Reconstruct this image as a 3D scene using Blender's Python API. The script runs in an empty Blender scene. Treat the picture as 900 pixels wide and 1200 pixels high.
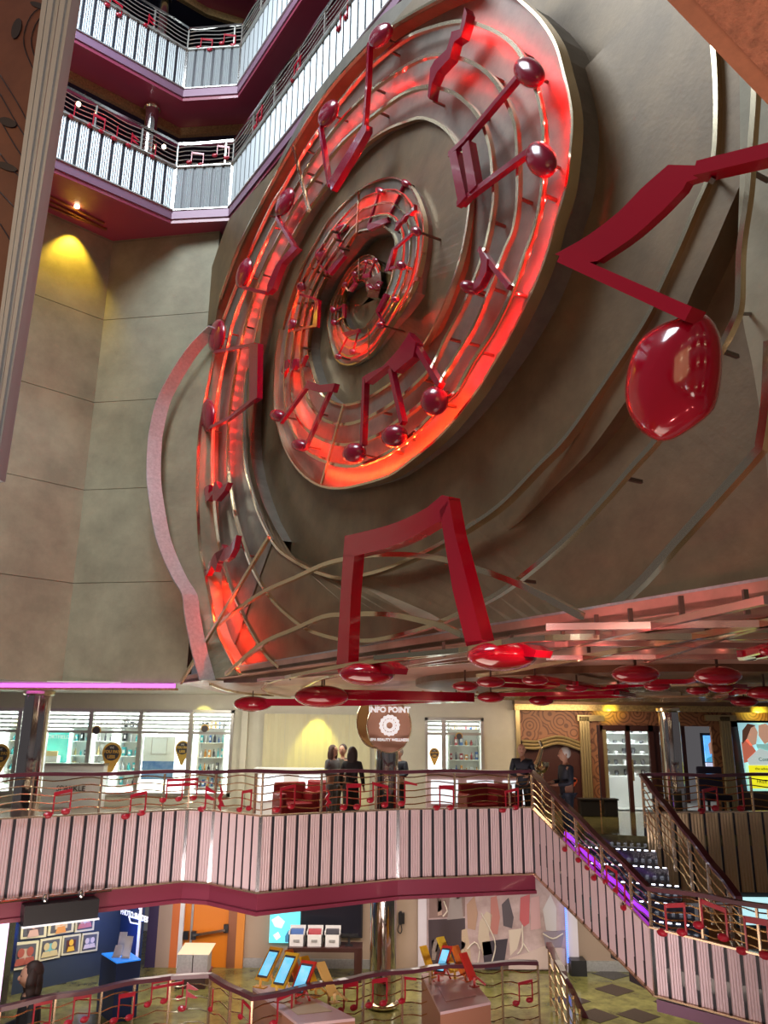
import bpy, bmesh, math, random
from mathutils import Vector as V, Matrix
random.seed(7)
SC = bpy.context.scene
COL = SC.collection
# ---------------------------------------------------------------- camera
EYE = V((0, 0, 1.95)); FL = 925.0; TH = math.radians(15.17); RO = math.atan(39/3411)
FW = V((0, math.cos(TH), math.sin(TH)))
r0 = V((1, 0, 0)); u0 = V((0, -math.sin(TH), math.cos(TH)))
RT = r0*math.cos(RO) + u0*math.sin(RO); UP = u0*math.cos(RO) - r0*math.sin(RO)
cam = bpy.data.cameras.new('camera'); cam.sensor_fit = 'VERTICAL'; cam.sensor_height = 24; cam.lens = 24*FL/1200
cam.clip_start = .05; cam.clip_end = 200
co = bpy.data.objects.new('camera', cam); COL.objects.link(co)
M4 = Matrix((RT, UP, -FW)).transposed().to_4x4(); M4.translation = EYE
co.matrix_world = M4; SC.camera = co
SC.view_settings.view_transform = 'Standard'; SC.view_settings.look = 'None'
SC.view_settings.gamma = 1; SC.view_settings.use_curve_mapping = False; SC.view_settings.exposure = 0.0
def ray(x, y): return RT*((x-450)/FL) + UP*((600-y)/FL) + FW
def pl(x, y, P0, n):
    d = ray(x, y); return EYE + d*((P0-EYE).dot(n)/d.dot(n))
def atz(x, y, z): return pl(x, y, V((0, 0, z)), V((0, 0, 1)))
def aty(x, y, Y): return pl(x, y, V((0, Y, 0)), V((0, 1, 0)))
def px(P):
    d = P-EYE; w = d.dot(FW); return (450+FL*d.dot(RT)/w, 600-FL*d.dot(UP)/w)
# ---------------------------------------------------------------- materials
MC = {}
def mat(name, col, rough=.5, metal=0, emit=None, es=0, var=0, vs=4, bump=0, bs=30, coat=0, col2=None, alpha=None, trans=0):
    if name in MC: return MC[name]
    m = bpy.data.materials.new(name); m.use_nodes = True; nt = m.node_tree; N = nt.nodes; L = nt.links
    b = N['Principled BSDF']; b.inputs['Base Color'].default_value = (*col, 1); b.inputs['Roughness'].default_value = rough
    b.inputs['Metallic'].default_value = metal; b.inputs['Coat Weight'].default_value = coat
    b.inputs['Coat Roughness'].default_value = .05
    if trans: b.inputs['Transmission Weight'].default_value = trans
    if emit: b.inputs['Emission Color'].default_value = (*emit, 1); b.inputs['Emission Strength'].default_value = es
    tc = N.new('ShaderNodeTexCoord')
    if var or col2:
        n = N.new('ShaderNodeTexNoise'); n.inputs['Scale'].default_value = vs; n.inputs['Detail'].default_value = 6; n.inputs['Roughness'].default_value = .65
        L.new(tc.outputs['Object'], n.inputs['Vector'])
        r = N.new('ShaderNodeValToRGB'); r.color_ramp.elements[0].position = .35; r.color_ramp.elements[1].position = .68
        c2 = col2 or tuple(min(1, c*(1+var)) for c in col); c1 = col if col2 else tuple(c*(1-var) for c in col)
        r.color_ramp.elements[0].color = (*c1, 1); r.color_ramp.elements[1].color = (*c2, 1)
        L.new(n.outputs['Fac'], r.inputs['Fac']); L.new(r.outputs['Color'], b.inputs['Base Color'])
    if bump:
        n = N.new('ShaderNodeTexNoise'); n.inputs['Scale'].default_value = bs; n.inputs['Detail'].default_value = 4
        L.new(tc.outputs['Object'], n.inputs['Vector'])
        bp = N.new('ShaderNodeBump'); bp.inputs['Strength'].default_value = bump; bp.inputs['Distance'].default_value = .02
        L.new(n.outputs['Fac'], bp.inputs['Height']); L.new(bp.outputs['Normal'], b.inputs['Normal'])
    MC[name] = m; return m
WALL = mat('patinated_metal', (.17, .115, .06), .5, .3, var=.22, vs=1.6, bump=.07, bs=25)
WALL2 = mat('concrete_panel', (.29, .26, .17), .55, .15, var=.2, vs=1.3, bump=.08, bs=20)
BANDM = mat('band_metal', (.17, .15, .12), .5, .3, var=.2, vs=3, bump=.07, bs=30)
BRASS = mat('polished_brass', (.78, .68, .45), .16, 1)
CHROME = mat('polished_steel', (.75, .73, .7), .14, 1, var=.15, vs=3)
STAVE = mat('staff_metal', (.8, .68, .48), .2, 1)
RIMG = mat('rim_grey', (.42, .42, .42), .45, .3, var=.15, vs=20)
RED = mat('red_lacquer', (.27, .002, .028), .25, 0, coat=.5)
REDB = mat('red_gloss_bright', (.36, .001, .018), .14, 0, coat=.6)
LED = mat('red_led', (.3, .0, .0), .5, emit=(1, .035, .015), es=60)
SLAT = mat('ribbed_aluminium', (.42, .45, .46), .45, .3)
SLAT_PINKLIT = mat('ribbed_aluminium_pinklit', (.72, .56, .57), .5, .1)  # rosy tint puts the pink light from below into the base colour
SLATG = mat('ribbed_gold_aluminium', (.65, .5, .3), .35, .6)
GAP = mat('dark_recess', (.03, .03, .04), .4)
BURG = mat('burgundy_lacquer', (.30, .045, .085), .35, 0, coat=.3)
BURGD = mat('burgundy_rail', (.11, .025, .04), .3, 0, coat=.5)
CREAM = mat('cream_wall', (.62, .6, .48), .6, var=.05, vs=2)
PEG = mat('dark_bracket', (.12, .09, .07), .4, .6)
BLACK = mat('black', (.015, .015, .018), .4)
WHITE = mat('white', (.8, .8, .8), .5)
# ---------------------------------------------------------------- mesh builder
class MB:
    def __init__(s): s.v = []; s.f = []; s.m = []
    def add(s, vs, fs, mi=0):
        o = len(s.v); s.v += [V(p) for p in vs]; s.f += [[i+o for i in f] for f in fs]; s.m += [mi]*len(fs); return s
    def poly(s, pts, n, depth, mi=0):
        "planar polygon pts with thickness depth against n"
        k = len(pts); off = n*(-depth)
        s.add(list(pts)+[p+off for p in pts], [list(range(k)), list(range(2*k-1, k-1, -1))]+[[i, i+k, (i+1) % k+k, (i+1) % k] for i in range(k)], mi); return s
    def bar(s, a, b, w, h, up=V((0, 0, 1)), mi=0):
        d = (b-a).normalized(); x = d.cross(up)
        if x.length < 1e-4: x = d.cross(V((0, 1, 0)))
        x.normalize(); y = x.cross(d).normalized(); x = x*w/2; y = y*h/2
        q = [a-x-y, a+x-y, a+x+y, a-x+y, b-x-y, b+x-y, b+x+y, b-x+y]
        s.add(q, [[3, 2, 1, 0], [4, 5, 6, 7], [0, 1, 5, 4], [1, 2, 6, 5], [2, 3, 7, 6], [3, 0, 4, 7]], mi); return s
    def box(s, c, sx, sy, sz, ax=V((1, 0, 0)), mi=0):
        "c is the base centre"
        ay = V((0, 0, 1)).cross(ax); x = ax*sx/2; y = ay*sy/2; z = V((0, 0, sz))
        q = [c-x-y, c+x-y, c+x+y, c-x+y]; q += [p+z for p in q]
        s.add(q, [[3, 2, 1, 0], [4, 5, 6, 7], [0, 1, 5, 4], [1, 2, 6, 5], [2, 3, 7, 6], [3, 0, 4, 7]], mi); return s
    def sweep(s, P, X, Y, closed=False, mi=0):
        "rectangular sweep; X,Y: half vectors per point"
        k = len(P); vs = []
        for p, x, y in zip(P, X, Y): vs += [p-x-y, p+x-y, p+x+y, p-x+y]
        fs = []
        for i in range(k-1 if not closed else k):
            a = 4*i; b = 4*((i+1) % k)
            for j in range(4): fs.append([a+j, a+(j+1) % 4, b+(j+1) % 4, b+j])
        if not closed: fs += [[3, 2, 1, 0], [4*k-4, 4*k-3, 4*k-2, 4*k-1]]
        s.add(vs, fs, mi); return s
    def ribbon(s, P, n, w, d, mi=0):
        T = tang(P); X = [t.cross(n).normalized()*w/2 for t in T]
        return s.sweep(P, X, [n*d/2]*len(P), mi=mi)
    def tube(s, P, r, k=6, mi=0):
        T = tang(P); vs = []; fs = []
        rr = r if isinstance(r, (list, tuple)) else [r]*len(P)
        ref = V((0, 0, 1)) if abs(T[0].z) < .9 else V((0, 1, 0))
        for p, t, q in zip(P, T, rr):
            x = t.cross(ref).normalized(); y = t.cross(x)
            vs += [p+(x*math.cos(a*2*math.pi/k)+y*math.sin(a*2*math.pi/k))*q for a in range(k)]
        for i in range(len(P)-1):
            for j in range(k): fs.append([i*k+j, i*k+(j+1) % k, (i+1)*k+(j+1) % k, (i+1)*k+j])
        fs += [list(range(k))[::-1], [(len(P)-1)*k+j for j in range(k)]]
        s.add(vs, fs, mi); return s
    def ell(s, c, a, b, w, nu=18, nv=10, mi=0, p=1.0):
        vs = [c+w]; fs = []
        for i in range(1, nv):
            t = math.pi*i/nv; z = math.cos(t); r = math.sin(t)**p
            vs += [c+w*z+(a*math.cos(2*math.pi*j/nu)+b*math.sin(2*math.pi*j/nu))*r for j in range(nu)]
        vs.append(c-w)
        for j in range(nu): fs.append([0, 1+j, 1+(j+1) % nu]); fs.append([len(vs)-1, 1+(nv-2)*nu+(j+1) % nu, 1+(nv-2)*nu+j])
        for i in range(nv-2):
            for j in range(nu): fs.append([1+i*nu+j, 1+(i+1)*nu+j, 1+(i+1)*nu+(j+1) % nu, 1+i*nu+(j+1) % nu])
        s.add(vs, fs, mi); return s
    def lathe(s, c, prof, k=20, ax=V((0, 0, 1)), mi=0):
        x = ax.orthogonal().normalized(); y = ax.cross(x); vs = []; fs = []
        for r, h in prof: vs += [c+ax*h+(x*math.cos(a*2*math.pi/k)+y*math.sin(a*2*math.pi/k))*r for a in range(k)]
        for i in range(len(prof)-1):
            for j in range(k): fs.append([i*k+j, i*k+(j+1) % k, (i+1)*k+(j+1) % k, (i+1)*k+j])
        fs += [list(range(k))[::-1], [(len(prof)-1)*k+j for j in range(k)]]
        s.add(vs, fs, mi); return s
    def build(s, name, mats, parent=None, smooth=False, label=None, cat=None, group=None, kind=None, bev=0):
        mats = mats if isinstance(mats, (list, tuple)) else [mats]
        if parent is not None: o = wloc(parent)
        else:
            n = len(s.v); o = sum(s.v, V())/n; o.z = min(v.z for v in s.v)
        me = bpy.data.meshes.new(name); me.from_pydata([v-o for v in s.v], [], s.f)
        for m in mats: me.materials.append(m)
        if len(mats) > 1: me.polygons.foreach_set('material_index', s.m)
        bm = bmesh.new(); bm.from_mesh(me); bmesh.ops.recalc_face_normals(bm, faces=bm.faces); bm.to_mesh(me); bm.free()
        if smooth:
            me.polygons.foreach_set('use_smooth', [True]*len(me.polygons))
            try: me.set_sharp_from_angle(angle=math.radians(40))
            except Exception: pass
        ob = bpy.data.objects.new(name, me); COL.objects.link(ob)
        if parent is not None: ob.parent = parent
        else: ob.location = o
        if bev:
            b = ob.modifiers.new('b', 'BEVEL'); b.width = bev; b.segments = 2
        tag(ob, label, cat, group, kind); return ob
def wloc(o):
    p = V(o.location)
    while o.parent is not None: o = o.parent; p += o.location
    return p
def tang(P):
    k = len(P); return [(P[min(i+1, k-1)]-P[max(i-1, 0)]).normalized() for i in range(k)]
def tag(o, label=None, cat=None, group=None, kind=None):
    if label: o['label'] = label
    if cat: o['category'] = cat
    if group: o['group'] = group
    if kind: o['kind'] = kind
    return o
def thing(name, loc, label, cat, group=None):
    o = bpy.data.objects.new(name, None); COL.objects.link(o); o.location = loc; o.empty_display_size = .1
    return tag(o, label, cat, group)
def copytree(o, parent=None):
    c = o.copy(); COL.objects.link(c); c.parent = parent
    for ch in [x for x in SC.objects if x.parent is o]: copytree(ch, c)
    return c
def cr(P, step=6):
    "catmull-rom through points (tuples), dense"
    out = []
    Q = [tuple(2*a-b for a, b in zip(P[0], P[1]))]+list(P)+[tuple(2*a-b for a, b in zip(P[-1], P[-2]))]
    for i in range(1, len(Q)-2):
        a, b, c, d = Q[i-1:i+3]; n = max(1, int(math.dist(b, c)/step))
        for k in range(n):
            t = k/n; out.append(tuple(.5*(2*q+(r-p)*t+(2*p-5*q+4*r-s)*t*t+(3*q-p-3*r+s)*t**3) for p, q, r, s in zip(a, b, c, d)))
    out.append(tuple(P[-1])); return out
def table(T):
    T = sorted(T)
    def f(x):
        if x <= T[0][0]: return T[0][1]
        for (a, p), (b, q) in zip(T, T[1:]):
            if x <= b: return p+(q-p)*(x-a)/(b-a)
        return T[-1][1]
    return f
def light(name, kind, loc, power, color=(1, 1, 1), size=1, sy=None, target=None, spot=None, blend=.5):
    l = bpy.data.lights.new(name, kind); l.energy = power; l.color = color
    if kind == 'AREA':
        l.size = size
        if sy: l.shape = 'RECTANGLE'; l.size_y = sy
    else: l.shadow_soft_size = size if size > .02 else 0
    if kind == 'SPOT': l.spot_size = math.radians(spot or 60); l.spot_blend = blend
    o = bpy.data.objects.new(name, l); COL.objects.link(o); o.location = loc
    if target is not None: o.rotation_euler = (V(target)-V(loc)).to_track_quat('-Z', 'Y').to_euler()
    return o
# ================================================================ spiral wall
ZC = 2.665                                   # underside of the big wall
BL = atz(213, 800, ZC); BR = atz(900, 702, ZC)
D1 = (BL-BR); D1.z = 0; D1.normalize()       # away from camera, to the left
N1 = V((-D1.y, D1.x, 0))
if N1.dot(EYE-BL) < 0: N1 = -N1
HF = .75
W0 = BL - N1*HF                             # base plane h=0
def w1(x, y, h=0): return pl(x, y, W0+N1*h, N1)
ZT = 12.15                                  # underside of lowest upper balcony
UPZ = V((0, 0, 1))
def onW(P, h): return P + N1*(h-(P-W0).dot(N1))
cor = atz(263, 262, 12.1)
def vquad(a, b, z0, z1, th, nrm, name, m, kind='structure', **k):
    a = V((a.x, a.y, 0)); b = V((b.x, b.y, 0)); mb = MB()
    q = [V((a.x, a.y, z0)), V((b.x, b.y, z0)), V((b.x, b.y, z1)), V((a.x, a.y, z1))]
    mb.poly(q, nrm, th); return mb.build(name, m, kind=kind, **k)
cz = V((cor.x, cor.y, 0))+D1*.3
near = cz - D1*16
vquad(onW(cz, -.12)+D1*.3, onW(near, -.12), ZC+.0, 12.06, .3, N1, 'wall_right', WALL)
# left far wall W2 and W3
c2 = atz(128, 272, ZT); c2.z = 0; c2.y += .25
c3 = atz(40, 232, ZT); c3.z = 0; c3.y += .25
N2 = (cz-c2).cross(UPZ).normalized(); N2 = N2 if N2.dot(EYE-cz) > 0 else -N2
N3 = (c2-c3).cross(UPZ).normalized(); N3 = N3 if N3.dot(EYE-c2) > 0 else -N3
def panelwall(a, b, nrm, name):
    m = MB(); L = (b-a).length; d = (b-a).normalized(); z = ZC; hs = 1.88
    while z < ZT-.01:
        z1 = min(z+hs, ZT)
        m.poly([V((a.x, a.y, z+.006)), V((b.x, b.y, z+.006)), V((b.x, b.y, z1-.006)), V((a.x, a.y, z1-.006))], nrm, .2); z = z1
    m.poly([V((a.x, a.y, ZC+.01))-nrm*.02, V((b.x, b.y, ZC+.01))-nrm*.02, V((b.x, b.y, ZT))-nrm*.02, V((a.x, a.y, ZT))-nrm*.02], nrm, .2)
    return m.build(name, WALL2, kind='structure')
panelwall(c2, cz, N2, 'wall_back')
panelwall(c3-(c2-c3)*2, c2, N3, 'wall_left')
print('corner', cz, c2, c3, 'BR', BR, 'D1', D1, 'N1', N1)
# ---- traced outlines of the spiral
F = [(442,348),(446,336),(448,320),(444,306),(434,299),(422,304),(410,316),(398,336),(390,354),(385,376),(388,400),(396,422),(410,428),(426,422),(440,410),(460,380),(480,348),(492,320),(498,286),(498,260),(492,238),(484,222),(472,212),(460,209),(440,214),(422,224),(400,244),(386,260),(374,280),(352,320),(340,350),(330,392),(325,433),(325,479),(329,500),(339,529),(355,553),(377,569),(403,573),(430,568),(459,559),(481,545),(523,510),(561,464),(578,438),(603,396),(630,342),(647,298),(656,264),(669,220),(676,156),(674,122),(666,88),(656,54),(639,27),(622,10),(605,-3),(575,-16),(545,-14),(512,1),(461,30),(434,52),(386,105),(349,161),(305,240),(280,290),(258,350),(246,390),(240,440),(232,500),(228,560),(228,610),(232,660),(246,720),(262,760),(276,792)]
Ec = [(433,348),(431,338),(428,328),(420,330),(408,342),(403,360),(403,374),(408,384),(418,389),(430,384),(440,370),(456,340),(462,320),(465,296),(464,280),(458,270),(448,265),(434,269),(418,274),(402,298),(384,324),(372,350),(366,376),(362,407),(366,433),(374,455),(387,469),(403,475),(422,472),(443,461),(470,441),(500,402),(520,364),(537,318),(546,283),(552,244),(553,220),(548,190),(537,169),(526,154),(512,144),(495,139),(476,144),(452,154),(422,176),(390,210),(362,247),(340,284),(316,336),(304,380),(299,404),(291,437),(288,471),(287,509),(289,545),(296,572),(305,602),(323,637),(340,653),(367,668),(387,675),(402,678),(424,675),(455,667),(504,646),(551,619),(592,590),(635,546),(667,513),(707,457),(760,377),(777,340),(800,290),(817,250),(833,213),(841,180),(843,120),(840,60),(832,0),(815,-60)]
CX, CY = 422, 352
def alng_(L, t):
    t = t*(len(L)-1); i = min(int(t), len(L)-2); f = t-i; return (L[i][0]+(L[i+1][0]-L[i][0])*f, L[i][1]+(L[i+1][1]-L[i][1])*f)
def unwrap(P, start=None):
    out = []; prev = start
    for x, y in P:
        a = math.degrees(math.atan2(y-CY, x-CX))
        if prev is None: 
            prev = a if a <= 0 else a-360
            a = prev
        while a-prev > 180: a -= 360
        while a-prev < -180: a += 360
        out.append((a, x, y)); prev = a
    return out
Fd = unwrap(cr(F, 5)); Ed = unwrap(cr(Ec, 5))
def rad(D): return table([(a, math.hypot(x-CX, y-CY)) for a, x, y in D])
Fr = rad(Fd); Er = rad(Ed)
def pt(a, r): return (CX+r*math.cos(math.radians(a)), CY+r*math.sin(math.radians(a)))
hb = table([(20,.45),(-20,.4),(-90,.26),(-180,.08),(-270,.28),(-340,.75),(-370,.8),(-450,.5),(-540,.22),(-630,.42),(-720,.55),(-810,.52),(-900,.52),(-940,.6),(-1000,.6)])
hg = table([(-20,.34),(-90,.15),(-180,.02),(-270,.2),(-340,.62),(-380,.65),(-450,.4),(-540,.3),(-630,.3),(-720,.28),(-810,.25)])
relief = thing('spiral_staff_relief', w1(430, 797, 0), 'huge spiralling sheet-metal music staff relief with red light strips covering the tall right wall', 'wall sculpture')
CEN = w1(CX, CY, 0)
def loft(name, m, A, B, hA, hB, angs, parent, nA, nB):
    "A,B: angle->radius (outer, inner)"
    mb = MB(); rows = []
    for a in angs:
        xo, yo = pt(a, A(a)); xi, yi = pt(a, B(a)); c = math.cos(math.radians(a))
        po = w1(xo, yo, hA(a)); pi = w1(xi, yi, hB(a))
        ro = (onW(po, 0)-CEN).normalized(); ri = (onW(pi, 0)-CEN).normalized()
        cl = lambda v: max(0, min(1, v/.1)); eo = po + ro*(.3*cl(nA(a)-hA(a))*min(1, A(a)/220)); ei = pi - ri*(.3*cl(nB(a)-hB(a))*min(1, B(a)/220))
        rows.append([eo-N1*.4, eo, po, pi, ei, ei-N1*.4])
    vs = [p for r in rows for p in r]; fs = []
    for i in range(len(rows)-1):
        for j in range(5): fs.append([6*i+j, 6*i+j+1, 6*i+7+j, 6*i+6+j])
    mb.add(vs, fs); return mb.build(name, m, parent)
HU0 = .74
angs = [-22-4*i for i in range(int((1006-22)/4))]
angs = [a for a in angs if a > Fd[-1][0]]
E2 = lambda a: Er(a-360)
loft('staff_band', BANDM, Fr, Er, hb, hb, angs, relief, lambda a: HU0 if a < -790 else hg(a), lambda a: hg(a+360) if a < -378 else 0)
ga = [-18-4*i for i in range(0, 205)]
ga = [a for a in ga if a-360 > Ed[-1][0]]
loft('spiral_panel', WALL, E2, Fr, hg, hg, ga, relief, lambda a: hb(a-360), hb)
# centre well
mb = MB(); ws = [-26-6*i for i in range(59)]
cp = w1(424, 358, .1); vs = [cp]; hw = table([(-20,.2),(-100,.05),(-180,-.05),(-270,.05),(-380,.3)])
for a in ws: vs.append(w1(*pt(a, Er(a)+2), hw(a)))
mb.add(vs, [[0, i+1, i+2] for i in range(len(ws)-1)]); mb.build('centre_panel', WALL, relief)
mb = MB(); mb.poly([w1(x, y, .46) for x, y in ((431,328),(446,318),(447,334),(443,349),(430,348),(432,338))], N1, .4); mb.build('tail_end', BRASS, relief)
# upper-left slab (right border = A then B)
Ac = [(540,-11),(512,1),(461,30),(434,52),(386,105),(349,161),(305,240),(280,290),(258,350),(252,378)]
Bl = [(252,378),(250,415),(242,462),(234,505),(231,561),(232,606),(234,640),(239,665),(252,727),(263,757),(281,790)]
bulge = [(252,384),(244,391),(226,411),(210,435),(192,469),(183,505),(181,523),(180,548),(181,572),(188,617),(195,643),(210,677),(222,697),(225,720),(233,760),(243,797)]
HU = .74
ul = cr(Ac, 8)+cr(Bl, 8)[1:]
hbu = lambda x: HU+.04+max(0, 250-x)/70*.8
P = [w1(x, y, hbu(x)) for x, y in cr(Bl, 8)]+[w1(x, y, hbu(x)) for x, y in cr(bulge, 8)[::-1]]
P2 = [w1(x, y, HU) for x, y in cr(Ac, 8)]+[onW(cz+UPZ*6.4, HU)+D1*.0, onW(cz+UPZ*11.2, HU), w1(470, -60, HU)]
rows = [(alng_(cr(Bl, 4), i/50), alng_(cr(bulge, 4), i/50)) for i in range(51)]; mb = MB(); vs = []
for (ax, ay), (bx_, by_) in rows:
    pa = w1(ax, ay, hbu(ax)); pb = w1(bx_, by_, hbu(bx_)); vs += [pa-N1*.5, pa, pa.lerp(pb, .5), pb, pb-N1*.5]
mb.add(vs, [[5*i+j, 5*i+j+1, 5*i+6+j, 5*i+5+j] for i in range(50) for j in range(4)]); mb.build('bulge_panel', WALL2, relief)
bline = table([(262,258),(270,254),(337,178),(381,118),(432,60),(476,8),(560,-90)])
mb = MB(); k = cr(Ac, 8)
q = [w1(x, y, HU) for x, y in k]; q2 = [p-N1*.45 for p in q]
far = [V(p) for p in q]
for i, p in enumerate(far):           # clip toward the far corner / up to the balcony
    rr_ = (onW(p, 0)-CEN).normalized(); far[i] = p + rr_*1.5
    st_ = 0
    while st_ < 1.5:
        g_ = p + rr_*(st_+.03); gx, gy = px(g_)
        if g_.z > 12.05 or (gx > 262 and gy < bline(gx)): break
        st_ += .03
    far[i] = p + rr_*st_
n = len(q); mb.add(q2+q+far, [[i, i+1, n+i+1, n+i] for i in range(n-1)]+[[n+i, n+i+1, 2*n+i+1, 2*n+i] for i in range(n-1)])
mb.build('outer_panel', WALL, relief)
# outline helpers
def curve3(L, hf): return [w1(x, y, hf(i/(len(L)-1)) if callable(hf) else hf) for i, (x, y) in enumerate(L)]
def rib(name, L, hf, w, d, m, parent=relief): mb = MB(); mb.ribbon(curve3(L, hf), N1, w, d); return mb.build(name, m, parent)
bl = cr(bulge, 6); mb = MB(); mb.ribbon([w1(x, y, hbu(x)+.1) for x, y in bl], N1, .03, .26); mb.build('bulge_rim', RIMG, relief)
# trims along F (outer) and E (inner)
def trimc(name, D, hf, w, d, m, lo=None, hi=None, off=0):
    pts = [w1(x, y, hf(a)+off) for a, x, y in D if (lo is None or a <= lo) and (hi is None or a >= hi)]
    mb = MB(); mb.ribbon(pts, N1, w, d); return mb.build(name, m, relief)
trimc('outer_trim', Fd, hb, .022, .05, BRASS, -20, -380)
trimc('outer_trim', Fd, hb, .03, .12, STAVE, -560, -790, .03)
trimc('outer_trim', Fd, hb, .025, .06, STAVE, -380, -560, .0)
trimc('outer_trim', [(a, x, y) for a, x, y in Fd if y < 352], lambda a: HU, .035, .05, BRASS, -790, -900)
trimc('inner_trim', Ed, lambda a: max(hb(a), hg(a+360) if a < -378 else 0), .022, .05, BRASS, -30, -470)
trimc('inner_trim', Ed, lambda a: max(hb(a), hg(a+360)), .035, .06, STAVE, -470, -930)
trimc('inner_trim', Ed, table([(-930,.56),(-970,.57),(-1000,.53),(-1030,.4),(-1060,.3),(-1080,.28)]), .04, .09, STAVE, -930, None)
mb = MB(); mb.ribbon([w1(x, y, hbu(x)) for x, y in cr(Bl, 8)], N1, .03, .05); mb.build('inner_trim', STAVE, relief)
# grey right-facing wall strip of left band already formed by skirts
# staff lines (outer turns traced)
B = [(334,433),(335,473),(342,500),(358,527),(382,541),(409,547),(430,543),(459,529),(489,505),(523,470),(537,457),(556,423),(581,384),(603,337),(617,298),(627,269),(636,228),(639,164),(636,132),(629,103),(614,68),(595,46),(566,31),(539,26),(504,34),(476,46),(437,76),(408,108),(376,150),(349,190),(332,220),(318,242),(292,298),(275,340),(262,374)]
C = [(341,433),(343,468),(353,495),(374,513),(398,521),(417,520),(443,511),(470,492),(497,471),(518,446),(537,416),(559,379),(578,332),(593,293),(603,269),(608,232),(608,183),(605,147),(595,120),(583,98),(566,81),(544,70),(517,65),(495,69),(469,83),(434,108),(398,144),(368,185),(345,224),(320,266),(306,296),(294,325),(276,370),(267,404),(260,437),(254,471),(250,505),(249,550),(251,595),(255,630),(262,660),(277,703),(297,743),(313,768),(328,782)]
D = [(353,407),(354,439),(361,468),(377,489),(395,497),(411,497),(430,491),(457,476),(481,457),(507,430),(524,396),(544,359),(561,318),(573,279),(580,235),(579,208),(575,171),(563,139),(541,115),(517,104),(495,103),(475,110),(452,125),(410,159),(386,186),(349,237),(330,272),(316,300),(304,328),(291,370),(280,415),(273,455),(268,494),(267,539),(270,572),(278,613),(295,663),(315,697),(337,720),(362,738),(393,748),(411,750),(442,750),(489,739),(520,728),(567,706),(604,683),(665,632),(710,585),(743,547),(770,517),(800,475),(840,417),(860,380),(867,355),(869,293),(878,227),(882,170),(886,110),(886,60)]
STF = {}
for nm, L, t in (('B', B, .25), ('C', C, .5), ('D', D, .75)):
    q = unwrap(cr(L, 6), -540); STF[nm] = q
    a0 = q[0][0]; aa = -32; inner = []
    while aa > a0+8: inner.append((aa, *pt(aa, Fr(aa)*(1-t)+Er(aa)*t))); aa -= 5
    STF[nm+'i'] = inner
    def hs(a): return (hb(a) if a > -960 else .58) + (.16 if a < -470 else .07)
    full = inner+q
    i1 = [p for p in full if p[0] > -470]; i2 = [p for p in full if p[0] <= -470]
    mb = MB(); mb.ribbon([w1(x, y, hs(a)) for a, x, y in i1], N1, .022, .03); mb.build('staff_line', BRASS, relief)
    mb = MB(); mb.ribbon([w1(x, y, hs(a)) for a, x, y in i2], N1, .04, .05); mb.build('staff_line', STAVE, relief)
    # stand-off brackets
    last = None
    for a, x, y in i2:
        if last is None or abs(a-last) > (26 if a < -640 else 30):
            P = w1(x, y, hs(a)); q3 = P-N1*.17
            mb = MB(); mb.bar(P, q3, .025, .025); last = a; mb.build('bracket', PEG, relief)
# lower crossing staff lines
rib('staff_line', cr([(250,737),(280,713),(313,692),(347,677),(380,662),(407,655),(450,650),(500,652),(545,662),(610,685),(682,722)]), lambda t: .85, .05, .05, STAVE)
rib('staff_line', cr([(265,790),(307,755),(347,737),(380,723),(407,720),(455,720),(489,726),(520,734),(542,744)]), lambda t: .85, .05, .05, STAVE)
rib('staff_line', cr([(711,717),(750,685),(795,635),(840,585),(887,532),(893,520),(900,467),(903,400)]), lambda t: .5, .06, .06, STAVE)
for a, b, h, w in (((344,172),(362,247),.8,.05),((421,224),(418,273),.62,.03),((421,303),(420,327),.4,.02),((403,474),(377,567),.62,.04),((432,385),(432,420),.5,.02),((212,800),(315,630),.95,.06)):
    mb = MB(); mb.bar(w1(*a, h), w1(*b, h), w, w*.7, N1); mb.build('bar_line', STAVE if w > .03 else BRASS, relief)
# LED strips fixed on the outer side of the staff lines
def leds(L, a0, a1, side, hoff=0, wid=.03, gap=.035, m=None, nm='light_strip'):
    pts = [(a, x, y) for a, x, y in L if a0 >= a >= a1]
    if len(pts) < 2: return
    c = None; P = []; X = []
    base = [w1(x, y, hs(a)+hoff) for a, x, y in pts]; T = tang(base)
    for p, t in zip(base, T):
        o = t.cross(N1).normalized()
        if o.dot(p-w1(CX, CY, .5)) < 0: o = -o
        P.append(p+o*side*gap); X.append(o*.004)
    mb = MB(); mb.sweep(P, X, [N1*wid/2]*len(P)); mb.build(nm, m or LED, relief)
LEDW = mat('red_led_soft', (.3, 0, 0), .5, emit=(1, .05, .03), es=.5)
for k_, a0, a1 in (('B', -545, -735), ('B', -735, -800), ('C', -845, -925), ('C', -935, -975), ('Bi', -40, -600), ('Di', -90, -600)):
    leds(STF[k_], a0, a1, 1, m=LEDW, gap=.02, wid=.012)
GL = 0
def glow(path, sp, pw, h=.09, col=(1, .012, .012)):
    global GL
    q = unwrap(cr(path, 3), None)
    P = [w1(x, y, hg_at(x, y)+h) for a, x, y in q]; acc = sp
    for i in range(1, len(P)):
        acc += (P[i]-P[i-1]).length
        if acc >= sp:
            light('led_%03d' % GL, 'POINT', P[i], pw*1.1, col, .015); GL += 1; acc = 0
def hg_at(x, y):
    "band height under a pixel of the photo"
    a = math.degrees(math.atan2(y-CY, x-CX)); r = math.hypot(x-CX, y-CY); best = .5; bd = 1e9
    for k in range(0, 4):
        aa = (a if a <= 0 else a-360)-360*k
        if aa < -1000: continue
        d = abs(r-(Fr(aa)+Er(aa))/2)
        if d < bd: bd = d; best = hb(aa)
    return best
glow([(490,88),(520,80),(560,95),(585,118)], .3, 0.95)
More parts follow.
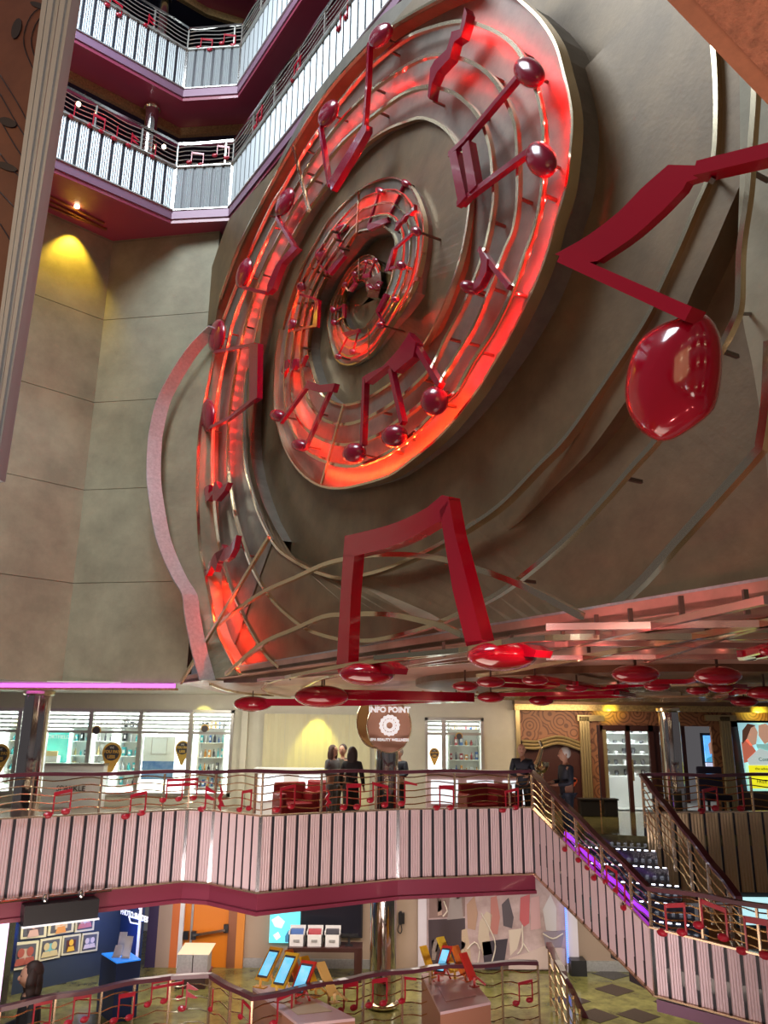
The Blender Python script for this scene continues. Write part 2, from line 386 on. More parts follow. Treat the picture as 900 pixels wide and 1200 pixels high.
glow([(540,30),(575,38),(605,62),(640,92),(655,130),(660,170),(655,210),(647,250)], .2, 2.6)
glow([(645,250),(628,305),(605,352),(575,405),(540,452)], .16, 4.2)
glow([(535,462),(505,500),(480,525),(455,542),(430,553),(400,558),(378,553)], .16, 5.2, col=(1, .035, .006))
glow([(378,530),(355,508),(343,480),(337,450),(337,420),(345,385),(358,350)], .18, 2.4, col=(1, .025, .006))
glow([(475,92),(450,100),(425,118),(395,150),(365,185),(340,235),(320,280)], .24, 1.52)
glow([(315,295),(300,335),(285,372),(275,415),(268,450),(263,490),(260,530),(259,560)], .18, 2.28, col=(1, .015, .008))
glow([(240,605),(244,640),(252,675),(262,710),(275,745),(288,778)], .16, 2.85, col=(1, .025, .006))
glow([(375,300),(395,265),(420,240),(450,225),(475,232),(487,255),(488,290),(480,320),(465,350),(450,375)], .16, 2.2, h=.08, col=(1, .02, .01))
glow([(430,405),(412,412),(398,400),(392,380)], .1, 1.0, h=.06, col=(1, .02, .01))
glow([(400,345),(412,322),(425,312),(438,312)], .12, .5, h=.05)
# ---- right-hand outer panels
Et = cr([(x, y) for a, x, y in Ed if a < -900], 10); Tt = [(262,800),(300,800),(400,787),(480,775),(560,765),(640,755),(700,747),(850,733),(985,715),(985,600),(985,500),(985,300),(985,100),(985,-60),(985,-80)]
hl = table([(300,.585),(420,.5),(620,.24),(800,.06)])
def alng(L, t):
    t = t*(len(L)-1); i = min(int(t), len(L)-2); f = t-i; return (L[i][0]+(L[i+1][0]-L[i][0])*f, L[i][1]+(L[i+1][1]-L[i][1])*f)
rows = []
for i in range(61):
    e = alng(Et, i/60); t = alng(Tt, i/60); h = hl(e[0]); P = w1(*e, h); ex = P+D1*(.35 if e[0] > 560 else .04)
    mid = ((e[0]+t[0])/2, (e[1]+t[1])/2)
    rows.append([ex, P, w1(*mid, h if e[0] > 420 else .585), w1(*t, h if e[0] > 420 else .585)])
mb = MB(); mb.add([p for r in rows for p in r], [[4*i+j, 4*i+j+1, 4*i+5+j, 4*i+4+j] for i in range(60) for j in range(3)])
mb.build('lower_panel', WALL, relief)
mb = MB(); mb.poly([w1(x, y, .3) for x, y in cr([(866,60),(867,130),(867,200),(865,290),(870,370),(882,430),(893,500),(900,560)], 10)+[(990,560),(990,60)]], N1, .22); mb.build('side_panel', WALL2, relief)
mb = MB()
for a, b in (((665,530),(752,640)), ((560,560),(640,700)), ((452,560),(452,750)), ((660,340),(900,368)), ((330,545),(420,600))):
    pass
# ---- bottom fascia of the wall
fa = [(213,800),(900,702)]; 
m = MB(); a = BL+D1*.0; b = BL-D1*15
for z0, z1, hh in ((ZC, ZC+.045, .0), (ZC+.045, ZC+.13, -.02)):
    m2 = MB(); q = [V((a.x, a.y, z0)), V((b.x, b.y, z0)), V((b.x, b.y, z1)), V((a.x, a.y, z1))]
    q = [p+N1*hh for p in q]; m2.poly(q, N1, .8+hh); m2.build('trim_1' if hh == 0 else 'trim_2', WALL if hh == 0 else RIMG, kind='structure')
# ================================================================ note sculptures
def head(mb, c, a, b, h, th, p=1.0, mi=0):
    "c px centre, a,b px half-axis vectors"
    C = w1(*c, h); A = w1(c[0]+a[0], c[1]+a[1], h)-C; Bv = w1(c[0]+b[0], c[1]+b[1], h)-C
    mb.ell(C, A, Bv, N1*th, 20, 12, mi, p)
def note(label, heads, stems, beams, h, sw=.06, th=.1, m=None, group='red note sculptures on the spiral wall', name='music_note_sculpture', hd=None):
    m = m or RED; allp = [w1(*c, h) for c, _, _ in heads] or [w1(*beams[0][0], h)]
    t = thing(name, min(allp, key=lambda p: p.z), label, 'music note', group)
    for c, a, b in heads:
        mb = MB(); head(mb, c, a, b, h, th); mb.build('note_head', m, t, smooth=True)
    for L in stems:
        mb = MB()
        P = [w1(*q, h) for q in L]; mb.ribbon(P, N1, sw, sw*1.1); mb.build('stem', m, t)
    for L in beams:
        mb = MB(); mb.poly([w1(*q, h+sw*.8) for q in L], N1, sw*1.6); mb.build('beam', m, t)
    # fixing pin to the wall
    for p in ([w1(*c, h) for c, _, _ in heads] or [w1(*beams[0][len(beams[0])//2], h)]): mb = MB(); mb.bar(p-N1*th*.5, p-N1*(h-(.15 if h < 1 else .1)), .02, .02); mb.build('fixing_pin', PEG, t)
    return t
note('dark red double-beamed note pair at the upper right of the big ring', [((620,85),(4,18),(16,-3)),((634,187),(2,22),(16,-1))], [[(609,90),(545,166),(528,182)],[(624,176),(575,212),(538,240)]], [[(526,182),(534,176),(546,230),(537,240)],[(541,173),(549,164),(558,217),(549,226)]], .76)
note('slender dark red rest squiggle at the top of the big ring', [], [], [[(544,8),(547,15),(545,27),(540,43),(532,49),(527,68),(512,84),(506,98),(503,116),(501,113),(504,80),(509,71),(523,58),(528,42),(529,37),(539,34),(543,15)]], .74, sw=.07, name='rest_sculpture')
note('single dark red note with a slanted flag right of the ring centre', [((551,337),(0,8.5),(8,0))], [[(563,292),(598,337)]], [[(560,291),(565,294),(571,303),(570,318),(562,334),(555,340),(553,334),(561,322),(564,308)]], .74, sw=.05)
note('red beamed pair with elongated heads beside the sloping upper balcony', [((446,42),(11,-15),(6,5)),((385,133),(9,-16),(6,4))], [[(434,50),(432,100),(428,150)],[(376,150),(387,218)]], [[(424,148),(429,146),(429,153),(413,182),(388,223),(385,212),(405,180)]], .84)
note('red beamed pair on the left band below the silver bar line', [((334,237),(8,-17),(6,3)),((286,320),(6,-18),(6,2))], [[(325,255),(347,291)],[(285,337),(313,344)]], [[(343,287),(348,291),(330,309),(319,338),(313,344),(313,334),(323,311)]], .74)
note('large red beamed pair at the far left edge of the spiral', [((254,394),(4,-20),(8,2)),((242,486),(1,-20),(9,1))], [[(252,413),(300,404)],[(244,503),(270,490),(300,467)]], [[(292,404),(302,402),(301,466),(292,472)]], .84)
note('red beamed pair on the upper left of the inner ring', [((401,267),(3,-6),(6,0)),((376,298),(3,-8),(5,2))], [[(396,275),(402,299)],[(373,307),(384,320)]], [[(400,296),(403,300),(386,322),(383,318)]], .5, sw=.035, th=.06)
note('small dark red beamed pair on the left of the inner ring', [((353,336),(1,-6),(4,0)),((343,380),(1,-7),(4,0))], [[(352,345),(372,351)],[(344,388),(369,382)]], [[(369,351),(373,351),(371,383),(366,383)]], .45, sw=.035, th=.06)
note('tiny zigzag triple rest on the lower left of the inner ring', [], [], [[(329,435),(334,423),(337,421),(339,426),(344,421),(347,420),(349,424),(358,416),(353,428),(350,431),(347,427),(344,433),(341,434),(340,429),(335,434),(331,438)]], .45, sw=.04, name='rest_sculpture')
note('red beamed pair with small round heads at the lower left of the inner ring', [((326,487),(0,7.5),(7,0)),((352,522),(0,7.5),(7.5,0))], [[(330,495),(362,451)],[(358,526),(389,455)]], [[(360,446),(375,451),(392,449),(389,459),(374,460),(358,455)]], .7, sw=.05, th=.1)
note('red triple-stemmed beamed notes at the bottom of the inner ring', [((415,531),(5,-12),(9,3)),((462,511),(6,-13),(10,4)),((509,470),(5,-17),(11,4))], [[(429,442),(426,522)],[(459,432),(473,496)],[(481,393),(517,452)]], [[(427,440),(449,429),(467,409),(479,391),(487,401),(484,418),(462,436),(455,428),(443,437),(428,449)]], .72, sw=.065, th=.12)
note('thin dark red beamed pair at the top of the inner ring', [((446,224),(1,5),(5,0)),((476,215),(1,5),(5,0))], [[(444,227),(431,268)],[(473,218),(454,258)]], [[(431,262),(453,255),(455,260),(431,270)]], .6, sw=.03, th=.05)
note('small dark triple rest on the right of the inner ring', [], [], [[(485,239),(485,246),(480,252),(475,253),(472,259),(468,261),(462,270),(464,260),(469,257),(472,253),(477,249),(481,248)]], .75, sw=.03, name='rest_sculpture')
note('dark red beamed pair on the right-hand side of the inner ring', [((488,271),(0,6),(5,0)),((470,311),(0,6),(5,0))], [[(484,273),(460,294)],[(465,313),(452,317)]], [[(459,292),(462,291),(455,317),(451,317)]], .9, sw=.03, th=.05)
note('little red pair between the inner ring and the centre at its lower right', [((463,351),(2,-4),(4,1)),((446,381),(3,-4),(3,2))], [[(452,345),(464,350)],[(442,365),(450,378)]], [[(450,344),(454,345),(444,366),(440,364)]], .85, sw=.025, th=.04)
note('little dark red pair under the centre ring', [((396,418),(2,-3),(3,2)),((413,412),(2,-3),(3,2))], [[(396,417),(409,391)],[(414,411),(420,388)]], [[(400,390),(420,385),(421,389),(406,395)]], .45, sw=.02, th=.03)
note('tiny red pair on the left of the centre ring', [((390,363),(0,4),(3,0)),((391,378),(0,4),(3,0))], [[(390,366),(403,357)],[(391,380),(403,371)]], [[(401,356),(404,356),(404,372),(401,373)]], .3, sw=.02, th=.03)
note('tiny red pair on the upper left of the centre ring', [((415,321),(2,-3),(2,2)),((404,333),(2,-3),(2,2))], [[(414,323),(416,332)],[(405,336),(409,341)]], [[(415,330),(418,332),(411,342),(408,340)]], .35, sw=.02, th=.03)
note('tiny red pair at the top of the centre ring', [((429,307),(0,3),(2,0)),((440,305),(0,3),(3,0))], [[(429,308),(426,324)],[(439,307),(432,323)]], [[(425,321),(433,320),(433,325),(425,326)]], .4, sw=.02, th=.03)
note('red and gold curl like a clef at the inner tail of the spiral', [((434,337),(1,3),(3,0)),((443,335),(1,3),(3,0))], [[(429,335),(434,333),(439,338),(444,338),(448,331),(443,330),(440,336)]], [], .5, sw=.02, th=.03, name='clef_sculpture')
note('bright red zigzag rest on the left band above the other zigzag rest', [], [], [[(233,587),(236,577),(241,570),(245,568),(244,578),(249,575),(250,566),(253,564),(257,573),(267,565),(263,575),(253,587),(249,586),(249,579),(243,587),(240,587),(240,579)]], .82, name='rest_sculpture', m=RED)
note('bright red zigzag rest low on the left band over the red glow', [], [], [[(241,676),(244,660),(252,648),(256,650),(255,660),(258,645),(260,638),(263,642),(269,640),(277,627),(274,643),(269,653),(261,658),(256,656),(252,670),(248,663)]], .82, name='rest_sculpture', m=RED)
# ---- huge note at right, standing far off the wall
t = thing('music_note_sculpture', w1(785, 515, 1.2), 'giant glossy red beamed note at the right with a balloon-like head', 'music note', 'red note sculptures on the spiral wall')
H = 1.25
mb = MB(); C0 = w1(790, 443, H-.15)
# egg-shaped balloon head
out = cr([(812,369),(828,369),(837,385),(840,405),(839,435),(833,470),(824,486),(800,505),(780,516),(766,515),(750,502),(740,480),(739,455),(745,425),(758,398),(775,384),(795,374),(812,369)], 7)[:-1]
vs = []; fs = []; rings = 9; nn = len(out)
cc = (792, 440)
for k in range(rings*2+1):
    t2 = -math.pi/2+math.pi*k/(rings*2); r = math.cos(t2); z = math.sin(t2)
    r = max(r, .001)
    for x, y in out: vs.append(w1(cc[0]+(x-cc[0])*r, cc[1]+(y-cc[1])*r, H-.12)+N1*.2*z)
for k in range(rings*2):
    for j in range(nn): fs.append([k*nn+j, k*nn+(j+1) % nn, (k+1)*nn+(j+1) % nn, (k+1)*nn+j])
mb.add(vs, fs); mb.build('note_head', REDB, t, smooth=True)
mb = MB(); mb.poly([w1(x, y, H) for x, y in cr([(650,298),(690,275),(726,247),(750,222),(783,193)], 12)+[(822,194),(821,208),(805,213)]+cr([(800,222),(775,248),(745,275),(720,293),(700,306)], 12)+[(682,308)]], N1, .06); mb.build('beam', REDB, t)
mb = MB(); mb.bar(w1(663, 303, H), w1(815, 371, H), .085, .12, N1); mb.build('stem', REDB, t)
mb = MB(); mb.bar(w1(822, 201, H), w1(960, 168, H), .085, .12, N1); mb.build('stem', REDB, t)
mb = MB(); mb.bar(w1(834, 212, H), w1(838, 208, .2), .03, .03, N1); mb.build('fixing_pin', PEG, t); mb = MB(); mb.bar(w1(866,368,.6), w1(887,368,.1), .02, .02); mb.build('fixing_pin', PEG, t)
# ---- front note wrapping the bottom edge
t = thing('music_note_sculpture', w1(500, 760, 1.2), 'tall bright red beamed note whose two glossy heads fold under the wall edge', 'music note', 'red note sculptures on the spiral wall')
H = 1.15
mb = MB(); mb.poly([w1(x, y, H) for x, y in cr([(404,628),(430,622),(465,612),(500,595),(518,580)], 12)+[(526,582),(524,592),(516,612)]+cr([(513,612),(480,631),(450,643),(413,652)], 12)+[(402,652)]], N1, .12); mb.build('beam', REDB, t)
mb = MB(); mb.poly([w1(x, y, H) for x, y in [(402,650),(415,651),(411,700),(408,776),(394,784),(398,715)]], N1, .12); mb.build('stem', REDB, t)
mb = MB(); mb.poly([w1(x, y, H) for x, y in [(515,598),(526,585),(533,625),(565,750),(560,762),(546,756),(530,690)]], N1, .12); mb.build('stem', REDB, t)
def tuck(c, a, b, q, nm='note_head'):
    z = w1(*c, H).z; C = atz(*c, z); A = atz(c[0]+a[0], c[1]+a[1], z)
    A = (w1(c[0]+a[0], c[1], H)-w1(*c, H)); A = V((RT.x, RT.y, 0)).normalized()*((w1(*c,H)-EYE).dot(FW)*a[0]/FL)
    C = w1(*c, H)
    mb = MB(); mb.ell(C, A, V((-A.y, A.x, 0))*1.0, V((0, 0, (C-EYE).dot(FW)*b/FL)), 24, 12)
    mb.build(nm, REDB, t, smooth=True)
tuck((430,790), (33,0), 13, 0); tuck((588,769), (41,0), 17, 0)
mb = MB(); mb.poly([w1(x, y, H) for x, y in [(394,776),(450,775),(462,783),(460,790),(396,788)]], N1, .15); mb.build('head_plate', REDB, t); mb = MB(); mb.poly([w1(x, y, H) for x, y in [(546,752),(565,750),(615,755),(629,762),(626,770),(548,768)]], N1, .15); mb.build('head_plate', REDB, t)
# ================================================================ balconies, rails, decks
def zat(P, y):
    "height at plan point P whose picture row is y"
    lo, hi = -8.0, 25.0
    for _ in range(40):
        m = (lo+hi)/2
        if px(V((P.x, P.y, m)))[1] > y: lo = m
        else: hi = m
    return (lo+hi)/2
def vplane(a, b, x, y):
    n = (b-a).cross(UPZ); n.normalize(); return pl(x, y, V((a.x, a.y, 0)), n)
def seglen(P): return [math.hypot(P[i+1].x-P[i].x, P[i+1].y-P[i].y) for i in range(len(P)-1)]
def offs(P, d):
    "offset a plan polyline to its left by d"
    out = []
    for i, p in enumerate(P):
        ns = []
        for a, b in ((P[i-1] if i else None, p), (p, P[i+1] if i+1 < len(P) else None)):
            if a is None or b is None: continue
            t = V((b.x-a.x, b.y-a.y, 0)).normalized(); ns.append(V((-t.y, t.x, 0)))
        n = sum(ns, V()).normalized(); k = d/max(.4, n.dot(ns[0])); q = V(p); q.x += n.x*k; q.y += n.y*k; out.append(q)
    return out
def slat_mesh(a, b, zb, zt, w=.225, gap=.052, ribs=4):
    "a,b plan points; zb,zt pairs of heights at a and b"
    mb = MB(); L = math.hypot(b.x-a.x, b.y-a.y); t = V((b.x-a.x, b.y-a.y, 0))/L; n = V((t.y, -t.x, 0))
    k = max(1, round(L/w)); w = L/k
    def at(s, out, z): 
        f = s/L; return V((a.x, a.y, 0))+t*s+n*out+V((0, 0, z[0]+(z[1]-z[0])*f))
    mb.add([at(0, -.01, zb), at(L, -.01, zb), at(L, -.01, zt), at(0, -.01, zt)], [[0, 1, 2, 3]], 1)
    mb.add([at(0, -.06, zb), at(L, -.06, zb), at(L, -.06, zt), at(0, -.06, zt)], [[3, 2, 1, 0]], 1)
    for i in range(k):
        s0 = i*w+gap/2; s1 = (i+1)*w-gap/2; prof = [(s0, -.012), (s0, .0)]; m = ribs*2
        for j in range(1, m): prof.append((s0+(s1-s0)*j/m, .0+(.014 if j % 2 else 0)))
        prof += [(s1, .0), (s1, -.012)]
        vs = []
        for s, o in prof: vs += [at(s, o, zb), at(s, o, zt)]
        mb.add(vs, [[2*j, 2*j+2, 2*j+3, 2*j+1] for j in range(len(prof)-1)]+[[2*j+1 for j in range(len(prof))]], 0)
    return mb
POSTS = mat('satin_post', (.75, .74, .68), .3, .8); POSTG = mat('rose_gold_post', (.75, .55, .38), .25, .8)
def parapet(label, P, zb, zt, m, group=None, w=.225, edges=True):
    t = thing('slatted_parapet', V((P[0].x, P[0].y, zb[0])), label, 'parapet', group)
    for i in range(len(P)-1):
        slat_mesh(P[i], P[i+1], (zb[i], zb[i+1]), (zt[i], zt[i+1]), w).build('slat_panel', [m, GAP], t)
    if edges:
        for z, nm in ((zb, 'lower_edge'), (zt, 'upper_edge')):
            mb = MB(); q = offs([V(p) for p in P], -.02); L = [V((p.x, p.y, zz)) for p, zz in zip(q, z)]
            X = [V((0, 0, .013))]*len(L); T = tang(L); Y = [tt.cross(UPZ).normalized()*.04 for tt in T]
            mb.sweep(L, Y, X); mb.build(nm, POSTG if m is not SLAT else POSTS, t)
        for i, p in enumerate(P):
            if 0 < i < len(P)-1:
                mb = MB(); mb.bar(V((p.x, p.y, zb[i])), V((p.x, p.y, zt[i])), .06, .06, V((0, 1, 0))); mb.build('corner_post', CHROME, t)
    return t
def rail_note(kind, O, u, n, s, parent, m):
    "O = lower left point, u right, n outwards, s height"
    mb = MB(); z = UPZ
    def p(a, b, c=0): return O+u*(a*s)+z*(b*s)+n*(c*s+.03)
    def hd(a, b): mb.ell(p(a, b), u*(.17*s), z*(.12*s), n*(.1*s), 10, 6)
    def st(a, b, c, d, w=.05): mb.bar(p(a, b), p(c, d), w*s, w*s, n)
    if kind == 'pair':
        hd(.17, .12); hd(.77, .22); st(.32, .15, .32, .88); st(.9, .25, .9, 1); mb.poly([p(.29, .78), p(.93, .9), p(.93, 1.02), p(.29, .9)], n, .04*s)
    elif kind == 'rpair':
        hd(.17, .32); hd(.85, .12); st(.3, .35, .3, 1); st(.98, .15, .98, .85); mb.poly([p(.27, .9), p(1.0, .74), p(1.0, .87), p(.27, 1.02)], n, .04*s)
    elif kind == 'flat':
        hd(.17, .12); hd(.77, .12); st(.32, .15, .32, 1); st(.92, .15, .92, 1); mb.poly([p(.29, .84), p(.95, .84), p(.95, 1.0), p(.29, 1.0)], n, .04*s)
    elif kind == 'triple':
        hd(.17, .12); hd(.9, .14); hd(1.6, .16)
        for a in (.32, 1.05, 1.75): st(a, .15, a, 1)
        for b in (.9, .68): mb.poly([p(.29, b), p(1.78, b+.02), p(1.78, b+.14), p(.29, b+.12)], n, .04*s)
    elif kind == 'flag':
        hd(.17, .12); st(.32, .15, .32, 1)
        for b in (1.0, .72): mb.poly([p(.3, b), p(.75, b-.25), p(.6, b-.27), p(.3, b-.2)], n, .04*s)
    elif kind == 'single':
        hd(.17, .12); st(.32, .15, .32, 1)
    elif kind == 'hook':
        hd(.17, .12); st(.32, .15, .32, 1); mb.poly([p(.29, .9), p(.85, .8), p(.85, .88), p(.29, 1.02)], n, .04*s)
    elif kind == 'rest':
        mb.poly([p(.1, 1), p(.3, .7), p(.2, .5), p(.4, .25), p(.2, .2), p(.25, 0), p(.05, .2), p(.15, .32), p(.02, .52), p(.18, .72)], n, .05*s)
    return mb.build('music_note', m, parent, smooth=False)
def railing(label, T, Bz, notes, mpost, mwire, mnote, group=None, psp=.95, wires=5, hr=BURGD, hw=.11, s=.42, wave=.025):
    "T: top points; Bz: heights of rail foot at each"
    t = thing('balcony_railing', V((T[0].x, T[0].y, Bz[0])), label, 'railing', group)
    mb = MB(); path = []; foot = []; acc = 0
    for i in range(len(T)-1):
        L = (T[i+1]-T[i]).length; k = max(2, int(L/.16))
        for j in range(k if i < len(T)-2 else k+1):
            f = j/k; path.append(T[i].lerp(T[i+1], f)); foot.append(Bz[i]+(Bz[i+1]-Bz[i])*f)
    TT = tang(path); Y = [tt.cross(UPZ).normalized()*hw/2 for tt in TT]
    up = [V((0, 0, .03))]*len(path)
    d = 0; pth = []
    for i, p in enumerate(path):
        if i: d += (path[i]-path[i-1]).length
        pth.append(p+UPZ*(.012*math.sin(d*2*math.pi/psp*.5)))
    mb.sweep(pth, Y, up); mb.build('handrail', hr, t)
    for k in range(wires):
        f = (k+.7)/(wires+.4); P = []; d = 0
        for i, p in enumerate(path):
            if i: d += (path[i]-path[i-1]).length
            z = foot[i]+(p.z-foot[i])*f+wave*math.sin(d*2*math.pi/psp)
            P.append(V((p.x, p.y, z)))
        mb = MB(); mb.tube(P, .011, 5); mb.build('staff_wire', mwire, t, smooth=True)
    d = 0; nxt = 0; n = 0; corners = {tuple(x) for x in [(round(q.x, 3), round(q.y, 3)) for q in T]}
    for i, p in enumerate(path):
        if i: d += (path[i]-path[i-1]).length
        if n < 95 and (d >= nxt or (round(p.x, 3), round(p.y, 3)) in corners):
            mb = MB(); mb.bar(V((p.x, p.y, foot[i])), V((p.x, p.y, p.z-.03)), .045, .03, TT[i]); mb.build('post', mpost, t); n += 1; nxt = d+psp
    for x, y, kind, *q in notes:
        for i in range(len(T)-1):
            P = vplane(T[i], T[i+1], x, y); L = V((T[i+1].x-T[i].x, T[i+1].y-T[i].y, 0)); f = (V((P.x, P.y, 0))-V((T[i].x, T[i].y, 0))).dot(L)/L.length_squared
            if -.02 <= f <= 1.02:
                u = L.normalized(); n_ = V((u.y, -u.x, 0)); ss = q[0] if q else s
                rail_note(kind, P-u*.25*ss-UPZ*.5*ss, u, n_, ss, t, mnote); break
    return t
def fascia(name, P, z0, z1, m, th=.12, inward=0):
    q = offs(P, inward); q2 = offs(P, inward+th); mb = MB(); k = len(P); vs = []
    for a, b in zip(q, q2): vs += [V((a.x, a.y, z0)), V((a.x, a.y, z1)), V((b.x, b.y, z1)), V((b.x, b.y, z0))]
    fs = [[4*i+j, 4*i+(j+1) % 4, 4*i+4+(j+1) % 4, 4*i+4+j] for i in range(k-1) for j in range(4)]+[[3, 2, 1, 0], [4*k-4, 4*k-3, 4*k-2, 4*k-1]]
    mb.add(vs, fs); return mb.build(name, m, kind='structure')
def slab(name, P, depth, z0, z1, m):
    "slab from face polyline P inwards"
    q = offs(P, depth); P = offs(P, .08); mb = MB(); n = len(P)
    for i in range(n-1):
        a, b, c, d = P[i], P[i+1], q[i+1], q[i]
        mb.poly([V((v.x, v.y, z1)) for v in (a, b, c, d)], UPZ, z1-z0)
    return mb.build(name, m, kind='structure')
NOTEM = mat('rail_note_red', (.45, .01, .03), .3, 0, coat=.4)
WIREG = mat('gold_wire', (.85, .68, .42), .22, 1)
LILAC = mat('lilac_fascia', (.26, .14, .21), .4, .1)
CEILD = mat('dark_ceiling', (.02, .022, .045), .4); GOLDT = mat('gold_trim', (.55, .4, .17), .35, .7, var=.3, vs=25)
# ---- upper balconies
U1 = [V((-9.6, 10.15, 0)), V((-4.54, 14.42, 0)), V((-3.30, 14.30, 0))]
DU = V((.560, -.828, 0)); U1.append(U1[-1]+DU*12.0)
zr1 = None
zt1 = zat(U1[1], 197); zr1 = zat(U1[1], 170); print('upper slat top', zt1, 'rail', zr1, 'fascia', zat(U1[1], 245), zat(U1[1], 257))
names = ['lowest', 'middle', 'topmost']
nts = [[(85,131,'single'),(107,142,'flat'),(135,157,'single'),(152,165,'flag'),(180,178,'single'),(224,188,'rpair'),(254,180,'rpair'),(302,142,'pair'),(346,86,'pair'),(400,25,'pair')],
       [(127,5,'rpair'),(172,25,'flag'),(235,54,'rpair'),(262,49,'rpair')], []]
for k in range(3):
    dz = 3.1*k; P = U1
    if k == 2: P = [V((-7.5, 11.4, 0)), V((-3.9, 14.2, 0)), V((-3.36, 14.4, 0)), V((-3.36, 14.4, 0))+DU*12]
    zb = 12.38+dz
    parapet('pleated silvery parapet of the %s upper balcony' % names[k], P, [zb]*4, [zt1+dz]*4, SLAT, 'upper balcony parapets')
    railing('silver railing with dark red notes on the %s upper balcony' % names[k], [V((p.x, p.y, zr1+dz)) for p in P], [zt1+dz]*4, nts[k], POSTS, POSTS, NOTEM, 'upper balcony railings', hr=CHROME, hw=.08, s=.38, wave=.02)
    fascia('trim_%d' % (10+k), P, 12.17+dz, zb, LILAC, .15, -.03)
    fascia('trim_%d' % (15+k), P, 12.08+dz, 12.17+dz, BURG, .07, .0)
    if k:
        slab('ceiling', P, .8, 12.1+dz, 12.5+dz, BURG)
        fascia('trim_%d' % (20+k), offs(P, .8), 11.9+dz, 12.12+dz, GOLDT, .1)
        slab('ceiling', offs(P, .88), 4.5, 12.0+dz, 12.5+dz, CEILD)
        g = thing('ceiling_grid', V((-5, 16, 12+dz)), 'thin gold grid on the dark ceiling behind the %s balcony' % names[k-1], 'ceiling grid')
        for j in range(7):
            mb = MB(); a = V((-8.6+j*.85, 14.0+j*.45, 11.98+dz)); mb.bar(a, a+V((2.4, 4.2, 0)), .06, .03); mb.build('grid_bar', PEG, g)
        for j in range(3):
            mb = MB(); a = V((-9.5+j*.8, 14.0+j*1.2, 11.98+dz)); mb.bar(a, a+V((6.5, 3.4, 0)), .06, .03); mb.build('grid_bar', PEG, g)
    else:
        slab('ceiling', P[:3], 3.2, 12.1, 12.5, BURG); 
        mb = MB(); q = [P[2], P[3], P[3]-N1*3, P[2]-N1*3]; mb.poly([V((v.x, v.y, 12.5)) for v in q], UPZ, .4); mb.build('ceiling', BURG, kind='structure')
    fascia('wall_deck', offs(P, 4.4 if k else 4.0), zb-.2, zb+3.1, mat('deck_wall', (.08, .05, .05), .6), .1)
def column(x, y, z0, z1, r, m, label, Y=None, P=None):
    P = P or aty(x, y, Y); t = thing('column', V((P.x, P.y, z0)), label, 'column')
    mb = MB(); mb.lathe(V((P.x, P.y, z0)), [(r, 0), (r, z1-z0)], 28); mb.build('shaft', m, t, smooth=True)
    for z in (z0, z1-.12):
        mb = MB(); mb.lathe(V((P.x, P.y, z)), [(r, 0), (r*1.18, .03), (r*1.18, .09), (r, .12)], 28); mb.build('collar', BRASS, t, smooth=True)
    return t
COLM = mat('polished_column', (.62, .58, .55), .07, 1)
q = offs(U1, .6)
cp = vplane(q[0], q[1], 177, 140); column(0, 0, 12.5, 15.2, .15, CHROME, 'slim silver column standing behind the lowest upper balcony', P=cp)
cp = vplane(q[0], q[1], 191, 15); column(0, 0, 15.6, 18.3, .15, CHROME, 'slim silver column behind the middle upper balcony', P=cp)
for i, (x, y, z) in enumerate(((92, 122, 15), (192, 172, 15))):
    P = vplane(q[0], q[1], x, y); t = thing('spotlight', P, ('small glowing lamp at the left behind the lowest upper balcony', 'small glowing lamp beside the slim column on the lowest upper balcony')[i], 'lamp', 'balcony lamps')
    mb = MB(); mb.ell(P, V((.05, 0, 0)), V((0, .05, 0)), V((0, 0, .05)), 10, 6); mb.build('bulb', mat('bulb', (1, .9, .6), .5, emit=(1, .8, .45), es=12), t)
    mb = MB(); mb.bar(P+V((0,0,.04)), P+V((0, .25, .5)), .02, .02); mb.build('bracket', PEG, t)
# copper downlight channel under the lowest balcony, over the left wall
t = thing('light_channel', atz(90, 252, 12.08), 'copper framed ceiling light channel above the left wall with one lit spot', 'ceiling light')
COP = mat('copper_frame', (.3, .12, .06), .35, .6)
for a, b in (((52,227),(122,262)), ((52,233),(118,266)), ((52,240),(125,269))):
    mb = MB(); mb.bar(atz(*a, 12.07), atz(*b, 12.07), .05, .04); mb.build('frame', COP, t)
P = atz(90, 243, 12.05); mb = MB(); mb.lathe(P, [(.05, 0), (.05, .04)], 12); mb.build('bulb', MC['bulb'], t)
WP_ = pl(88, 262, c2, N3); light('wall_spot', 'SPOT', V((WP_.x, WP_.y, 12.0))+N3*.3, 260, (1, .66, .05), .04, target=V((WP_.x, WP_.y, 11.0)), spot=80, blend=.7)
